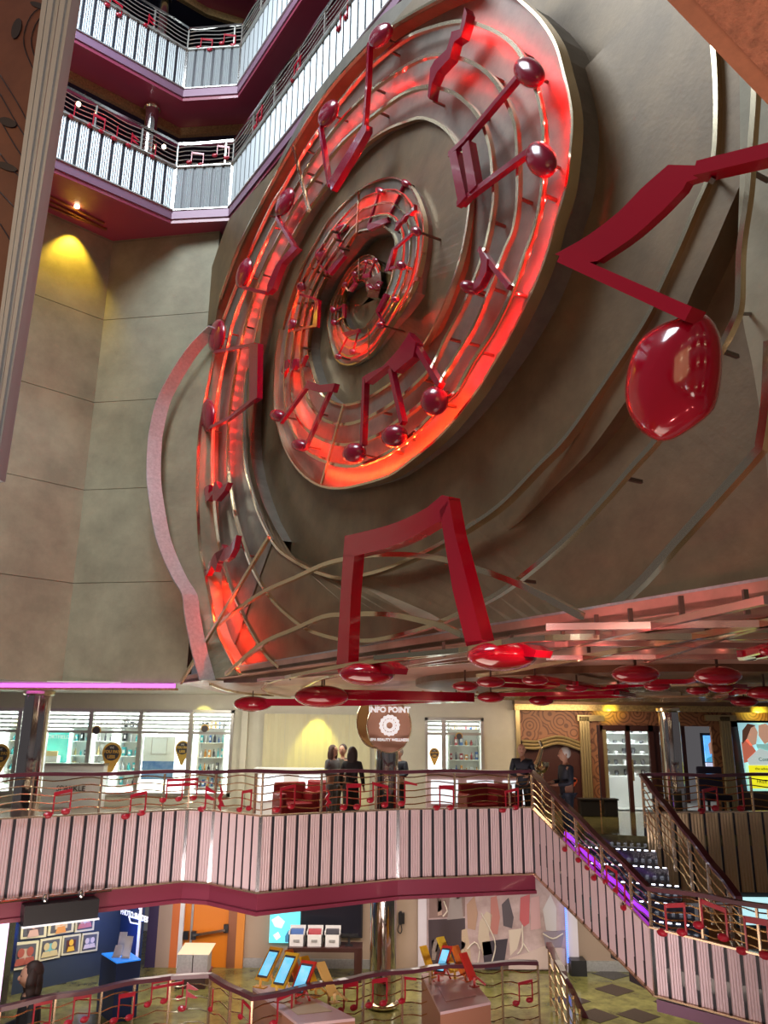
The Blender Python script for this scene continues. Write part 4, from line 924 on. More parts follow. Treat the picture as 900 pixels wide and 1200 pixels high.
# pleated curtain wall
mb = slat_mesh(V((X(308, 870, 20.25), 20.25, 0)), V((X(434, 870, 20.25), 20.25, 0)), (0, 0), (aty(360, 837, 20.25).z,)*2, .5, .01, 3)
mb.build('curtain', [mat('cream_curtain', (.62, .58, .36), .6), CREAM], label='pale cream pleated curtain wall behind the group of people', cat='curtain')
light('ceiling_spot', 'SPOT', (X(372, 860), 19.8, 2.6), 130, (1, .9, .1), .03, target=(X(372, 860), 20.3, .4), spot=60)
light('ceiling_spot', 'SPOT', (X(240, 820), 20.0, 2.62), 16, (1, .9, .2), .03, target=(X(240, 820), 20.4, 1.9), spot=70)
mb = MB(); bx(mb, X(283), X(290), 20.2, 20.4, 0, 2.66); mb.build('trim_50', CREAM, kind='structure')
# info sign
GS = mat('sign_face', (.52, .27, .17), .45); t = thing('info_sign', aty(457, 878, 17.0), 'round INFO POINT sign with a white rosette hanging over the polished column', 'sign')
for cx, cy, rx, ry, Y, nm in ((441, 846, 22, 28, 17.25, 'rear_disc'), (456, 851, 24.5, 28.5, 17.05, 'front_disc')):
    P = aty(cx, cy, Y); k = Y/FL*1.01; mb = MB(); frontdisc(mb, P, rx*k, .1, 40, ry*k); mb.build(nm, [GS if nm[0] == 'f' else mat('gold_disc', (.35, .2, .06), .35, .6)], t)
    mb = MB(); ring = [P+V((rx*k*math.cos(a*math.pi/20), -.0, ry*k*math.sin(a*math.pi/20))) for a in range(41)]; mb.tube(ring, .016, 6); mb.build('gold_rim', BRASS, t, smooth=True)
SW = mat('sign_white', (.95, .95, .95), .5, emit=(1, 1, 1), es=.5)
text('INFO POINT', aty(456.5, 832, 16.93), .155, SW, t, bold=.006); text('SPA BEAUTY WELLNESS', aty(456.5, 867, 16.93), .075, SW, t, bold=.003)
Pc = aty(456.5, 850, 16.93); mb = MB(); k = 60; vo = []; vi = []
for a in range(k): r = .2+(.018 if a % 4 < 2 else 0); vo.append(Pc+V((r*math.cos(a*2*math.pi/k), 0, r*math.sin(a*2*math.pi/k)))); vi.append(Pc+V((.065*math.cos(a*2*math.pi/k), 0, .065*math.sin(a*2*math.pi/k))))
mb.add(vo+vi, [[a, (a+1) % k, k+(a+1) % k, k+a] for a in range(k)]); mb.build('rosette', SW, t)
for a in range(14): q = Pc+V((.135*math.cos(a*.4488), -.004, .135*math.sin(a*.4488))); mb = MB(); frontdisc(mb, q, .015, .003, 8); mb.build('petal_mark', GS, t)
mb = MB(); mb.bar(aty(456, 824, 17.1), V((aty(456, 824, 17.1).x, 17.1, 2.6)), .04, .04); mb.build('hanger', CHROME, t)
# info desk and red chairs
t = thing('info_desk', V((.9, 18.6, 0)), 'long white reception desk with lit pinkish panels behind the info deck rail', 'desk')
x0 = X(500, 930, 18.6); x1 = X(612, 930, 18.6); mb = MB(); bx(mb, x0, x1, 18.6, 19.1, 0, .95); mb.build('body', mat('pink_white', (.8, .6, .62), .5), t); mb = MB(); bx(mb, x0-.05, x1+.05, 18.55, 19.15, .95, 1.0); mb.build('worktop', WHITE, t)
for i in range(3): mb = MB(); a = x0+.1+i*.8; bx(mb, a, a+.6, 18.58, 18.6, .3, .8); mb.build('lit_panel', mat('panel_glow', (.9, .95, 1), .5, emit=(.85, .95, 1), es=.9), t)
t = thing('info_desk', V((-1.5, 18.8, 0)), 'short white lit desk behind the seated corner left of the group', 'desk')
x0 = X(298, 925, 18.8); x1 = X(400, 925, 18.8); mb = MB(); bx(mb, x0, x1, 18.8, 19.2, 0, .95); mb.build('body', WHITE, t); mb = MB(); bx(mb, x0-.03, x1+.03, 18.75, 19.25, .95, 1); mb.build('worktop', WHITE, t)
for i in range(2): mb = MB(); a = x0+.1+i*.9; bx(mb, a, a+.55, 18.78, 18.8, .3, .85); mb.build('lit_panel', MC['panel_glow'], t)
CH = mat('red_leather', (.3, .02, .025), .35)
def tub(x, Y, yaw, label):
    c = V((X(x, 940, Y), Y, 0)); u = V((math.cos(yaw), math.sin(yaw), 0)); v = V((-u.y, u.x, 0)); t = thing('tub_chair', c, label, 'chair', 'red tub chairs on the info deck')
    mb = MB(); mb.box(c+UPZ*.12, .6, .55, .3, u); mb.build('seat', CH, t, bev=.03)
    mb = MB(); mb.box(c+v*.28+UPZ*.12, .7, .12, .68, u); mb.build('backrest', CH, t, bev=.04)
    for s in (-1, 1): mb = MB(); mb.box(c+u*.33*s+UPZ*.12, .12, .56, .5, u); mb.build('armrest', CH, t, bev=.04)
    for a in (-1, 1):
        for b in (-1, 1): mb = MB(); mb.box(c+u*.25*a+v*.2*b, .04, .04, .12, u); mb.build('leg', CHROME, t)
tub(345, 17.2, .5, 'red tub chair left of the black-clad visitor'); tub(366, 17.9, -.6, 'red tub chair closest to the black-clad visitor'); tub(562, 17.4, .3, 'red tub chair before the long white desk'); tub(588, 17.9, 2.6, 'red tub chair near the bald man by the desk')
# ---------------- right-hand wall
YR = 20.4
WP = bpy.data.materials.new('swirl_wallpaper'); WP.use_nodes = True; nt = WP.node_tree; b_ = nt.nodes['Principled BSDF']; tc = nt.nodes.new('ShaderNodeTexCoord'); vo_ = nt.nodes.new('ShaderNodeTexVoronoi'); vo_.inputs['Scale'].default_value = 2.4
ma = nt.nodes.new('ShaderNodeMath'); ma.operation = 'MULTIPLY'; ma.inputs[1].default_value = 34; si = nt.nodes.new('ShaderNodeMath'); si.operation = 'SINE'; rp = nt.nodes.new('ShaderNodeValToRGB')
rp.color_ramp.elements[0].color = (.3, .13, .06, 1); rp.color_ramp.elements[1].color = (.13, .05, .025, 1); rp.color_ramp.elements[0].position = .3; rp.color_ramp.elements[1].position = .75
nt.links.new(tc.outputs['Object'], vo_.inputs['Vector']); nt.links.new(vo_.outputs['Distance'], ma.inputs[0]); nt.links.new(ma.outputs[0], si.inputs[0]); nt.links.new(si.outputs[0], rp.inputs[0]); nt.links.new(rp.outputs[0], b_.inputs['Base Color'])
DB = mat('dark_brown_wall', (.055, .018, .016), .35)
def wallp(x0, y0, x1, y1, name, m, Y=YR, d=.1, z0=None, z1=None, **k): return pbox(x0, y0, x1, y1, Y, d, z0, z1).build(name, m, kind='structure', **k)
GF = mat('fluted_gold', (.5, .4, .2), .3, .7)
wallp(609, 833, 1000, 851, 'wall_right_upper', WP, z1=2.6)
wallp(609, 833, 694, 868, 'wall_right_panel', WP, Y=YR-.04)
wallp(609, 866, 700, 960, 'wall_right_lower', DB, z0=0)
wallp(603, 826, 1000, 834, 'trim_60', GOLDT, Y=YR-.25, d=.3)
wallp(603, 822, 1000, 827, 'trim_61', SOFD, Y=YR-.35, d=.4)
wallp(606, 830, 611, 960, 'trim_62', GF, Y=YR-.1, z0=0)
mb = MB(); q = [aty(x, y, YR-.12) for x, y in cr([(612,868),(628,869),(640,866),(652,863),(665,865),(678,870),(692,872)], 5)]
for dz in (0, .08, .16): mb.tube([p-V((0, 0, dz)) for p in q], .035, 6)
mb.build('trim_63', GF, kind='structure')
def flute(x0, y0, x1, y1, nm, Y=YR-.15, horiz=False, z0=None):
    X0, X1, Z0, Z1 = RC(x0, y0, x1, y1, Y); Z0 = z0 if z0 is not None else Z0; mb = MB(); n = 4
    for i in range(n):
        if horiz: z = Z0+(Z1-Z0)*(i+.5)/n; mb.bar(V((X0, Y, z)), V((X1, Y, z)), .1, (Z1-Z0)/n*.85)
        else: x = X0+(X1-X0)*(i+.5)/n; mb.bar(V((x, Y, Z0)), V((x, Y, Z1)), (X1-X0)/n*.85, .1, V((0, 1, 0)))
    mb.build(nm, GF, kind='structure')
flute(681, 840, 693, 955, 'trim_64', z0=0); flute(676, 838, 708, 845, 'trim_65', horiz=True)
flute(848, 840, 860, 955, 'trim_66', z0=0); flute(826, 838, 862, 845, 'trim_67', horiz=True)
wallp(694, 845, 702, 960, 'wall_right_strip', WP, Y=YR-.02, z0=0); wallp(838, 848, 848, 960, 'wall_right_strip2', WP, Y=YR-.02, z0=0)
wallp(862, 845, 1000, 960, 'wall_right_end', DB, Y=YR, z0=0)
mb = MB(); bx(mb, X(700), X(850), 23.0, 23.1, 0, 2.7); mb.build('wall_corridor', DB, kind='structure')
wallp(768, 848, 802, 960, 'wall_right_pier', DB, Y=YR+.05, z0=0)
# glass door with shelves of white cups
dt = bpy.data.objects.new('door_1', None); COL.objects.link(dt); dt.location = (X(738), YR, 0); dt['kind'] = 'structure'
for a, b in ((703, 709), (736, 741), (763, 769)): pbox(a, 850, b, 950, YR-.02, .1, 0).build('door_frame', DB, dt)
pbox(703, 850, 768, 857, YR-.02, .1).build('door_frame', DB, dt); pbox(709, 855, 713, 950, YR-.08, .08, 0).build('gilt_jamb', GF, dt); pbox(713, 857, 764, 950, YR+.04, .012, .03).build('pane', GLASS, dt)
pbox(741, 890, 743, 915, YR-.08, .05).build('door_handle', BRASS, dt)
t = thing('cup_shelving', V((X(738, 900, 21.6), 21.6, 0)), 'brightly lit white shelving seen through the dark-framed glass door', 'shelving')
X0, X1, _, Z1 = RC(709, 857, 772, 950, 21.6); mb = MB(); bx(mb, X0, X1, 21.95, 22.0, 0, 2.4); mb.build('back_panel', SHOPW, t); mb = MB(); bx(mb, X0, X1, 21.6, 21.95, 0, .75); mb.build('cabinet_base', SHOPW, t)
zz = [.75, 1.02, 1.29, 1.56, 1.83, 2.1]
for z in zz: mb = MB(); bx(mb, X0, X1, 21.65, 21.95, z, z+.02); mb.build('shelf', SHOPW, t)
for x in (X0, (X0+X1)/2, X1): mb = MB(); bx(mb, x-.02, x+.02, 21.65, 21.95, .75, 2.4); mb.build('divider', ALU, t)
PEW = mat('grey_ware', (.12, .12, .13), .3, .3)
for k, z in enumerate(zz):
    for j in range(6):
        x = X0+(X1-X0)*(j+.5)/6; P = V((x, 21.78, z+.02)); mb = MB(); r = random.uniform(.045, .07); h = random.uniform(.07, .16); mb.lathe(P, [(r*.6, 0), (r, h*.5), (r*.85, h)], 12)
        mb.tube([P+V((r, 0, h*.3)), P+V((r*1.5, 0, h*.5)), P+V((r, 0, h*.75))], .01, 5); dk = (k+j) % 3
        mb.build('cup', PEW if dk else WHITE, label='%s cup, %s of the row on the %s board behind the glass door' % ('dark grey' if dk else 'white', ['first', 'second', 'third', 'fourth', 'fifth', 'last'][j], ['lowest', 'second', 'third', 'fourth', 'fifth', 'top'][k]), cat='cup', group='cups on the shelving behind the glass door')
light('shop_lamp', 'AREA', (X(738, 880, 21.2), 21.0, 2.5), 55, (.95, 1, 1), .8, .6, target=(X(738, 880, 21.6), 21.9, .9))
# screen in second doorway, poster
SCR = mat('screen_blue', (.05, .2, .5), .3, emit=(.1, .4, .9), es=1.2, col2=(.4, .6, .8), vs=3)
t = thing('lit_screen', V((X(838, 880, 21), 21, .6)), 'glowing blue picture panel inside the second doorway', 'screen')
X0, X1, Z0, Z1 = RC(826, 862, 846, 893, 21.0); mb = MB(); bx(mb, X0, X1, 21, 21.05, Z0, Z1); mb.build('picture', SCR, t); mb = MB(); bx(mb, X0, X1, 21, 21.05, Z0-.9, Z0-.02); mb.build('white_panel', mat('white_lit', (.8, .8, .9), .5, emit=(.7, .75, 1), es=.7), t)
mb = MB(); bx(mb, X0-.06, X1+.06, 21.05, 21.1, Z0-.95, Z1+.06); mb.build('surround', BLACK, t)
for i, pts in enumerate(([(830,872),(836,866),(841,872),(839,882),(832,884)], [(828,889),(845,880),(846,893),(828,893)])):
    mb = MB(); mb.poly([aty(x, y, 20.98) for x, y in pts], V((0, -1, 0)), .005); mb.build('picture_shape', mat('sc%d' % i, [(.6, .35, .25), (.1, .5, .75)][i], .5, emit=[(.5, .3, .25), (.1, .5, .8)][i], es=.6), t)
t = thing('chair_shape', V((X(838, 930, 19.6), 19.6, 0)), 'dark upholstered chair behind the right deck railing', 'chair')
c = V((X(838, 930, 19.6), 19.6, 0)); NAVY = mat('navy_fabric', (.02, .02, .06), .6)
mb = MB(); mb.box(c+UPZ*.35, .6, .55, .14); mb.build('seat', NAVY, t, bev=.03); mb = MB(); mb.box(c+V((0, .25, .45)), .6, .1, .65); mb.build('backrest', NAVY, t, bev=.04)
for a in (-1, 1):
    for b in (-1, 1): mb = MB(); mb.box(c+V((a*.25, b*.22, 0)), .05, .05, .36); mb.build('leg', BLACK, t)
t['label'] = 'dark upholstered chair behind the right deck railing'; t.name = 'armchair'
t = thing('advertising_poster', V((X(890), YR-.1, .6)), 'backlit poster of smiling people with a yellow banner at the right edge', 'poster')
def ppoly(pts, Y, nm, col, es=.55, par=None, d=.006):
    mb = MB(); mb.poly([aty(x, y, Y) for x, y in pts], V((0, -1, 0)), d); return mb.build(nm, mat('pp_%s_%s' % (nm, '_'.join(str(int(c*99)) for c in col)), col, .4, emit=col, es=es), par or t)
X0, X1, Z0, Z1 = RC(868, 847, 925, 925, YR-.14); mb = MB(); mb.poly([aty(x, y, YR-.12) for x, y in ((865,847),(930,847),(930,927),(877,927))], V((0, -1, 0)), .05); mb.build('backing', mat('poster_sky', (.35, .65, .72), .4, emit=(.35, .65, .72), es=.8), t)
ppoly([(869,870),(876,866),(886,880),(880,892),(872,894)], YR-.2, 'sleeve', (.75, .2, .12)); ppoly([(872,866),(876,852),(884,850),(888,858),(886,872),(880,874)], YR-.2, 'face', (.75, .42, .28)); ppoly([(870,856),(876,848),(886,850),(880,853),(875,866),(870,872)], YR-.21, 'hair', (.12, .05, .03))
ppoly([(889,850),(897,848),(906,854),(904,868),(896,872),(889,862)], YR-.2, 'face', (.75, .42, .28)); ppoly([(886,872),(896,872),(925,866),(925,890),(890,884)], YR-.19, 'shirt', (.35, .7, .65)); ppoly([(876,890),(890,877),(925,888),(925,897),(878,897)], YR-.21, 'bag', (.75, .88, .85))
ppoly([(877,897),(925,897),(925,912),(879,912)], YR-.22, 'yellow_banner', (.9, .85, .02), .9); ppoly([(880,912),(925,912),(925,924),(881,924)], YR-.2, 'yellow_banner', (.88, .82, .02), .9)
text('FREE', aty(893, 916, YR-.24), .12, DARKP, t); text('the advantage', aty(897, 901, YR-.24), .09, DARKP, t); text('Costa', aty(896, 890, YR-.24), .12, mat('logo_green', (.05, .4, .35), .5), t)
light('cornice_spot', 'SPOT', (X(712, 830), 20.0, 2.35), 14, (1, .9, .1), .02, target=(X(712, 830), 20.4, 2.45), spot=120); light('cornice_spot', 'SPOT', (X(885, 830), 20.0, 2.35), 14, (1, .9, .1), .02, target=(X(885, 830), 20.4, 2.45), spot=120)
light('hall_lamp', 'AREA', (4.5, 18.6, 2.4), 60, (1, .75, .5), 2, 1, target=(4.5, 19.6, 0)); light('hall_lamp', 'AREA', (-2, 17.8, 2.55), 160, (1, .97, .85), 6, 1, target=(-2, 18.4, 0))
t = thing('gold_saxophone', V((X(633, 900, 17.6), 17.6, .9)), 'small shiny golden saxophone-like ornament between the two men', 'ornament')
P = [aty(x, y, 17.6) for x, y in cr([(632,868),(635,874),(633,884),(630,893),(627,899),(632,903),(638,900),(639,893)], 3)]
mb = MB(); mb.tube(P, [.03+.06*i/len(P) for i in range(len(P))], 8); mb.build('horn', BRASS, t, smooth=True)
mb = MB(); p = P[-4]; mb.lathe(V((p.x, p.y, 0)), [(.16, 0), (.16, .04), (.03, .08), (.03, p.z)], 14); mb.build('stand', BRASS, t, smooth=True)
# two dark planter boxes by the glass door
for x0, x1, lb in ((681, 704, 'left'), (709, 725, 'right')):
    X0, X1, Z0, Z1 = RC(x0, 949, x1, 962, 19.2); t = thing('step_box', V(((X0+X1)/2, 19.3, 0)), 'low black box on the floor at the %s jamb of the glass door' % lb, 'box')
    mb = MB(); bx(mb, X0, X1, 19.2, 19.5, 0, .36); mb.build('body', BLACK, t, bev=.02); mb = MB(); bx(mb, X0-.02, X1+.02, 19.18, 19.52, .36, .39); mb.build('lid', BLACK, t)
# ================================================================ lower deck
ZF = -3.1; YL = 19.0
BEIGE = mat('beige_wall', (.42, .32, .24), .55); ORG = mat('orange_door', (.75, .22, .01), .4); NV = mat('navy_wall', (.012, .03, .11), .45); NV2 = mat('charcoal_blue_wall', (.03, .045, .07), .5)
wallp(283, 1040, 500, 1140, 'wall_lower_back', BEIGE, Y=YL, z0=ZF, z1=-1.1); wallp(498, 1040, 800, 1140, 'wall_lower_mural', mat('lower_wall2', (.38, .28, .22), .5), Y=YL+.02, z0=ZF, z1=-1.1)
wallp(283, 1131, 460, 1140, 'baseboard_back', RIMG, Y=YL-.03, z0=ZF, z1=ZF+.18); wallp(678, 1131, 800, 1140, 'baseboard_side', RIMG, Y=YL-.03, z0=ZF, z1=ZF+.2)
XL = lambda x, Y=YL: aty(x, 1110, Y).x
def vpan(x0, x1, nm, m, Y=YL-.1, d=.1, par=None, kind='structure'):
    mb = MB(); bx(mb, XL(x0, Y), XL(x1, Y), Y, Y+d, ZF, -1.1); return mb.build(nm, m, par, kind=None if par else kind)
vpan(171, 183, 'wall_lower_violet', mat('violet_panel', (.07, .05, .14), .5)); vpan(183, 199, 'wall_lower_strip', mat('beige2', (.5, .38, .32), .5)); vpan(199, 208, 'trim_70', mat('coral', (.75, .2, .06), .5)); vpan(276, 285, 'trim_71', mat('orange_strip', (.7, .25, .03), .5)); vpan(455, 463, 'trim_72', mat('orange_strip', (.7, .25, .03), .5))
dr = bpy.data.objects.new('door_2', None); COL.objects.link(dr); dr.location = (XL(240), YL, ZF); dr['kind'] = 'structure'
vpan(208, 213, 'door_frame', WHITE, par=dr, Y=YL-.12); vpan(266, 276, 'door_frame', COP, par=dr); vpan(212, 222, 'door_leaf', ORG, par=dr, Y=YL-.04); vpan(223, 266, 'door_leaf', ORG, par=dr, Y=YL-.04); vpan(221.5, 224, 'meeting_stile', ALU, par=dr, Y=YL-.07)
mb = MB(); mb.bar(aty(226, 1096, YL-.15), aty(264, 1090, YL-.15), .05, .05); mb.build('push_bar', CHROME, dr)
for x, y in ((218,1096),(227,1096),(265,1088)): mb = MB(); P = aty(x, y, YL-.1); mb.box(P-UPZ*.08, .1, .08, .16); mb.build('latch_box', BLACK, dr)
# photo shop
A = aty(116, 1110, 18.3); Bp = aty(10, 1115, 16.9); dW = V((Bp.x-A.x, Bp.y-A.y, 0)).normalized(); nW = V((dW.y, -dW.x, 0)); nW = nW if nW.dot(EYE-A) > 0 else -nW
def wp(x, y, o=0): return pl(x, y, A+nW*o, nW)
K = V((A.x, A.y, 0))-dW*.45; mb = MB(); mb.poly([V((p.x, p.y, z)) for p, z in ((K, ZF), (K, -1.1), (K+dW*4, -1.1), (K+dW*4, ZF))], nW, .1); mb.build('wall_photo_shop', NV2, kind='structure')
K2 = V((XL(172, YL-.2), YL-.9, 0)); nn = (K2-K).cross(UPZ).normalized(); nn = nn if nn.dot(EYE-K) > 0 else -nn
mb = MB(); mb.poly([V((p.x, p.y, z)) for p, z in ((K, ZF), (K, -1.1), (K2, -1.1), (K2, ZF))], nn, .1); mb.build('wall_photo_side', NV, kind='structure')
mb = MB(); mb.bar(V((K2.x, K2.y, ZF)), V((K2.x, K2.y, -1.1)), .05, .05, V((0, 1, 0))); mb.build('trim_73', WHITE, kind='structure')
FRM = mat('pale_gold_frame', (.72, .66, .42), .35); PAS = mat('dark_mount', (.1, .1, .11), .6)
pics = [([(26,1075),(56,1072),(54,1098),(24,1101)],'dark portrait of a smiling face',[(.12,.09,.1),(.6,.38,.3)]),([(59,1073),(88,1069),(86,1092),(56,1097)],'orange close-up picture',[(.75,.6,.4),(.7,.3,.08)]),([(90,1069),(112,1066),(110,1090),(88,1093)],'family picture on white',[(.6,.55,.52),(.5,.15,.1)]),
 ([(17,1105),(46,1102),(43,1133),(13,1138)],'picture of two red-clothed people',[(.6,.42,.3),(.4,.1,.07)]),([(48,1101),(73,1097),(70,1122),(45,1127)],'group picture by turquoise water',[(.2,.5,.5),(.6,.5,.25)]),([(74,1097),(95,1094),(93,1117),(72,1120)],'dark picture with yellow blaze',[(.14,.04,.03),(.85,.5,.05)]),([(97,1094),(116,1092),(114,1114),(94,1117)],'small bluish double portrait',[(.25,.25,.33),(.7,.6,.6)])]
for q4, lb, cs in pics:
    x0, y0 = q4[0]; x1 = q4[1][0]; cx_ = sum(p[0] for p in q4)/4; cy_ = sum(p[1] for p in q4)/4
    t = thing('framed_photo', wp(cx_, q4[2][1], .05), lb+' in a pale gold frame on the blue wall', 'picture', 'framed photos on the blue shop wall')
    par = t
    for k, o, nm, m in ((0, .06, 'frame', FRM), (.1, .075, 'mount', PAS), (.26, .09, 'photo', mat('ph%d_%d' % (x0, y0), cs[0], .4, col2=tuple(c*.6 for c in cs[0]), vs=6))):
        mb = MB(); mb.poly([wp(cx_+(x-cx_)*(1-2*k), cy_+(y-cy_)*(1-2*k), o) for x, y in q4], nW, .04 if k == 0 else .012); fo = mb.build(nm, m, par); par = fo if k == 0 else par
    Q = wp(cx_, cy_, .1); r = (x1-x0)*.0052; mb = MB(); u = dW
    for du in ((-.6, .6) if 'two' in lb or 'double' in lb or 'family' in lb or 'group' in lb else (0,)):
        c_ = Q+u*(du*r); mb.poly([c_+u*(math.cos(a)*r*.45)+UPZ*(math.sin(a)*r*.55+r*.35) for a in [k*math.pi/6 for k in range(12)]], nW, .004)
        mb.poly([c_+u*(s*r)+UPZ*(zq*r) for s, zq in ((-.75, -1.1), (.75, -1.1), (.5, -.3), (-.5, -.3))], nW, .003)
    mb.build('figure', mat('pf%d_%d' % (x0, y0), cs[1], .4), par)
def sp(x, y): return pl(x, y, K+nn*.06, nn)
t = thing('wall_lettering', sp(155, 1080), 'white PHOTO SHADES lettering with glasses icon on the blue side wall', 'sign')
u2 = (K2-K).normalized(); u2 = u2 if u2.x > 0 else -u2
text('PHOTO SHADES', sp(157, 1073), .15, SW, t, u=u2, bold=.004)
P = [sp(x, y) for x, y in ((151,1074),(153,1081),(163,1083),(164,1077))]; mb = MB(); mb.tube(P+[P[0]], .014, 6); mb.build('icon', SW, t)
for c in ((152,1064),(161,1065)): 
    mb = MB(); q = sp(*c); mb.tube([q+u2*(.07*math.cos(a))+UPZ*(.07*math.sin(a)) for a in [k*math.pi/8 for k in range(9)]], .012, 5); mb.build('icon', SW, t)
t = thing('showcase', V((XL(142, 17.6), 17.7, ZF)), 'dark blue display pedestal with a glowing blue top', 'display pedestal')
P = [atz(x, y, ZF+.95) for x, y in ((119,1117),(137,1128),(165,1124),(150,1114))]; cc = sum(P, V())/4
mb = MB(); mb.poly([p-UPZ*.02 for p in P], UPZ, .93); mb.build('body', NV, t); mb = MB(); mb.poly(P, UPZ, .02); mb.build('lit_top', mat('blue_top', (.02, .2, .7), .3, emit=(.02, .25, .9), es=.8), t)
for i, (x, y, h, lb) in enumerate(((136, 1122, .18, 'short white card on the glowing blue pedestal top'), (140, 1119, .36, 'tall white card on the glowing blue pedestal top'), (147, 1123, .34, 'white and orange card leaning at the right of the blue pedestal top'))):
    b0 = atz(x, y, ZF+.95); t = thing('display_card', b0, lb, 'card', 'cards on the blue pedestal'); mb = MB(); mb.poly([b0+V((-.07, 0, 0)), b0+V((.07, 0, 0)), b0+V((.09, .08, h)), b0+V((-.05, .08, h))], V((0, -1, 0)), .012); mb.build('card', WHITE, t)
    mb = MB(); mb.box(b0, .15, .08, .015); mb.build('foot', WHITE, t)
light('blue_wall_lamp', 'POINT', sp(162, 1090)+nn*.35, 18, (.05, .2, 1), .05); light('picture_lamp', 'AREA', wp(70, 1065, 1.3), 25, (1, .95, .85), 1.2, .3, target=wp(70, 1110))
t = thing('light_pillar', atz(4, 1198, ZF), 'glowing pink and white vertical light at the lower left edge', 'light column')
P0 = aty(5, 1100, 15.8); mb = MB(); bx(mb, P0.x-.12, P0.x+.08, 15.8, 15.9, ZF, -1.1); mb.build('glow_panel', mat('pink_glow', (.9, .6, .8), .5, emit=(.9, .6, .85), es=1.5, col2=(.6, .9, .85), vs=1.5), t); mb = MB(); bx(mb, P0.x+.08, P0.x+.2, 15.75, 15.9, ZF, -1.1); mb.build('chrome_edge', CHROME, t)
# black lighting box under the deck edge
t = thing('lighting_canopy', atz(70, 1080, -1.2), 'black lighting box with a row of small white lamps under the deck edge', 'light fitting')
E0 = vplane(I[0], I[1], 25, 1060); E1 = vplane(I[0], I[1], 111, 1050); E0.z = E1.z = -.86; nI = (I[1]-I[0]).cross(UPZ).normalized()
mb = MB(); mb.poly([E0+nI*.3, E1+nI*.3, E1+nI*.3-UPZ*.3, E0+nI*.3-UPZ*.3], nI, .38); mb.build('housing', BLACK, t)
for j in range(13): p = E0.lerp(E1, (j+.3)/12.6)+nI*.3-UPZ*.31; mb = MB(); mb.box(p, .09, .06, .025, (E1-E0).normalized()); mb.build('lamp', SW, t)
t = thing('pipe_rail', E0+UPZ*.1, 'chrome pipe with two swivel spotlights along the left deck edge', 'light rail')
a = vplane(I[0], I[1], -10, 1056); b = vplane(I[0], I[1], 128, 1041); mb = MB(); mb.tube([a+nI*.14, b+nI*.14], .03, 8); mb.build('pipe', CHROME, t, smooth=True)
for x, y in ((50,1050),(92,1045)):
    q = vplane(I[0], I[1], x, y)+nI*.18; mb = MB(); mb.lathe(q-UPZ*.06, [(.05, 0), (.06, .06), (.03, .12)], 12); mb.build('spot_head', CHROME, t, smooth=True)
# carton, table, screens
t = thing('open_carton', V((XL(226, 17.9), 17.9, ZF+1)), 'grey-white open cartons on a dark stand in front of the orange doors', 'box')
ZC1 = aty(226, 1141, 17.6).z
for x0, x1 in ((207, 226), (226, 244)): X0, X1, Z0, Z1 = RC(x0, 1124, x1, 1141, 17.6); mb = MB(); bx(mb, X0, X1-.02, 17.6, 18.0, ZC1, ZC1+.34); mb.build('carton', RIMG, t); mb = MB(); mb.poly([V((X0, 17.6, ZC1+.34)), V((X1, 17.6, ZC1+.34)), V((X1+.05, 18.0, ZC1+.46)), V((X0+.05, 18.0, ZC1+.46))], V((0, -.3, .95)), .01); mb.build('flap', mat('carton_paper', (.75, .62, .42), .6), t)
t = thing('stand', V((XL(226, 17.8), 17.8, ZF)), 'dark brown pedestal carrying the open cartons', 'pedestal'); mb = MB(); bx(mb, XL(208, 17.5), XL(243, 17.5), 17.5, 18.1, ZF, ZC1-.04); mb.build('body', DB, t); mb = MB(); bx(mb, XL(207, 17.5), XL(244, 17.5), 17.48, 18.12, ZC1-.04, ZC1-.002); mb.build('top', BURG, t)
t = thing('map_screen', V((XL(334), YL-.1, -2.2)), 'bright cyan lit map display on the beige wall', 'screen')
MS = mat('map_glow', (.1, .6, .7), .4, emit=(.15, .75, .85), es=1.0)
pbox(316, 1069, 352, 1105, YL-.1, .08).build('display', MS, t)
for i, (pts, c) in enumerate(([[(318,1078),(326,1073),(334,1080),(330,1088),(322,1086)], (.7, .8, .8)], [[(334,1097),(338,1090),(344,1092),(351,1086),(351,1104),(334,1104)], (.05, .2, .35)], [[(320,1096),(326,1092),(329,1098),(324,1102)], (.8, .75, .8)])): ppoly(pts, YL-.12, 'map_shape', c, .6, t)
t = thing('television', V((XL(388), YL-.12, -2.0)), 'large black wall-mounted television beside the cyan map', 'television'); pbox(352, 1056, 425, 1099, YL-.14, .08).build('housing', BLACK, t); pbox(354, 1058, 423, 1097, YL-.15, .01).build('screen_glass', mat('tv_glass', (.02, .02, .03), .1), t)
t = thing('side_table', V((XL(380, 18.2), 18.2, ZF)), 'brown slab-legged side table under the black television', 'table')
X0, X1, _, ZT_ = RC(336, 1111, 424, 1150, 18.0); mb = MB(); ZTb = ZT_; bx(mb, X0, X1, 18.0, 18.5, ZTb-.08, ZTb); mb.build('top', DB, t)
for a in (X0, X1-.16): mb = MB(); bx(mb, a, a+.16, 18.0, 18.5, ZF, ZTb-.08); mb.build('leg', DB, t)
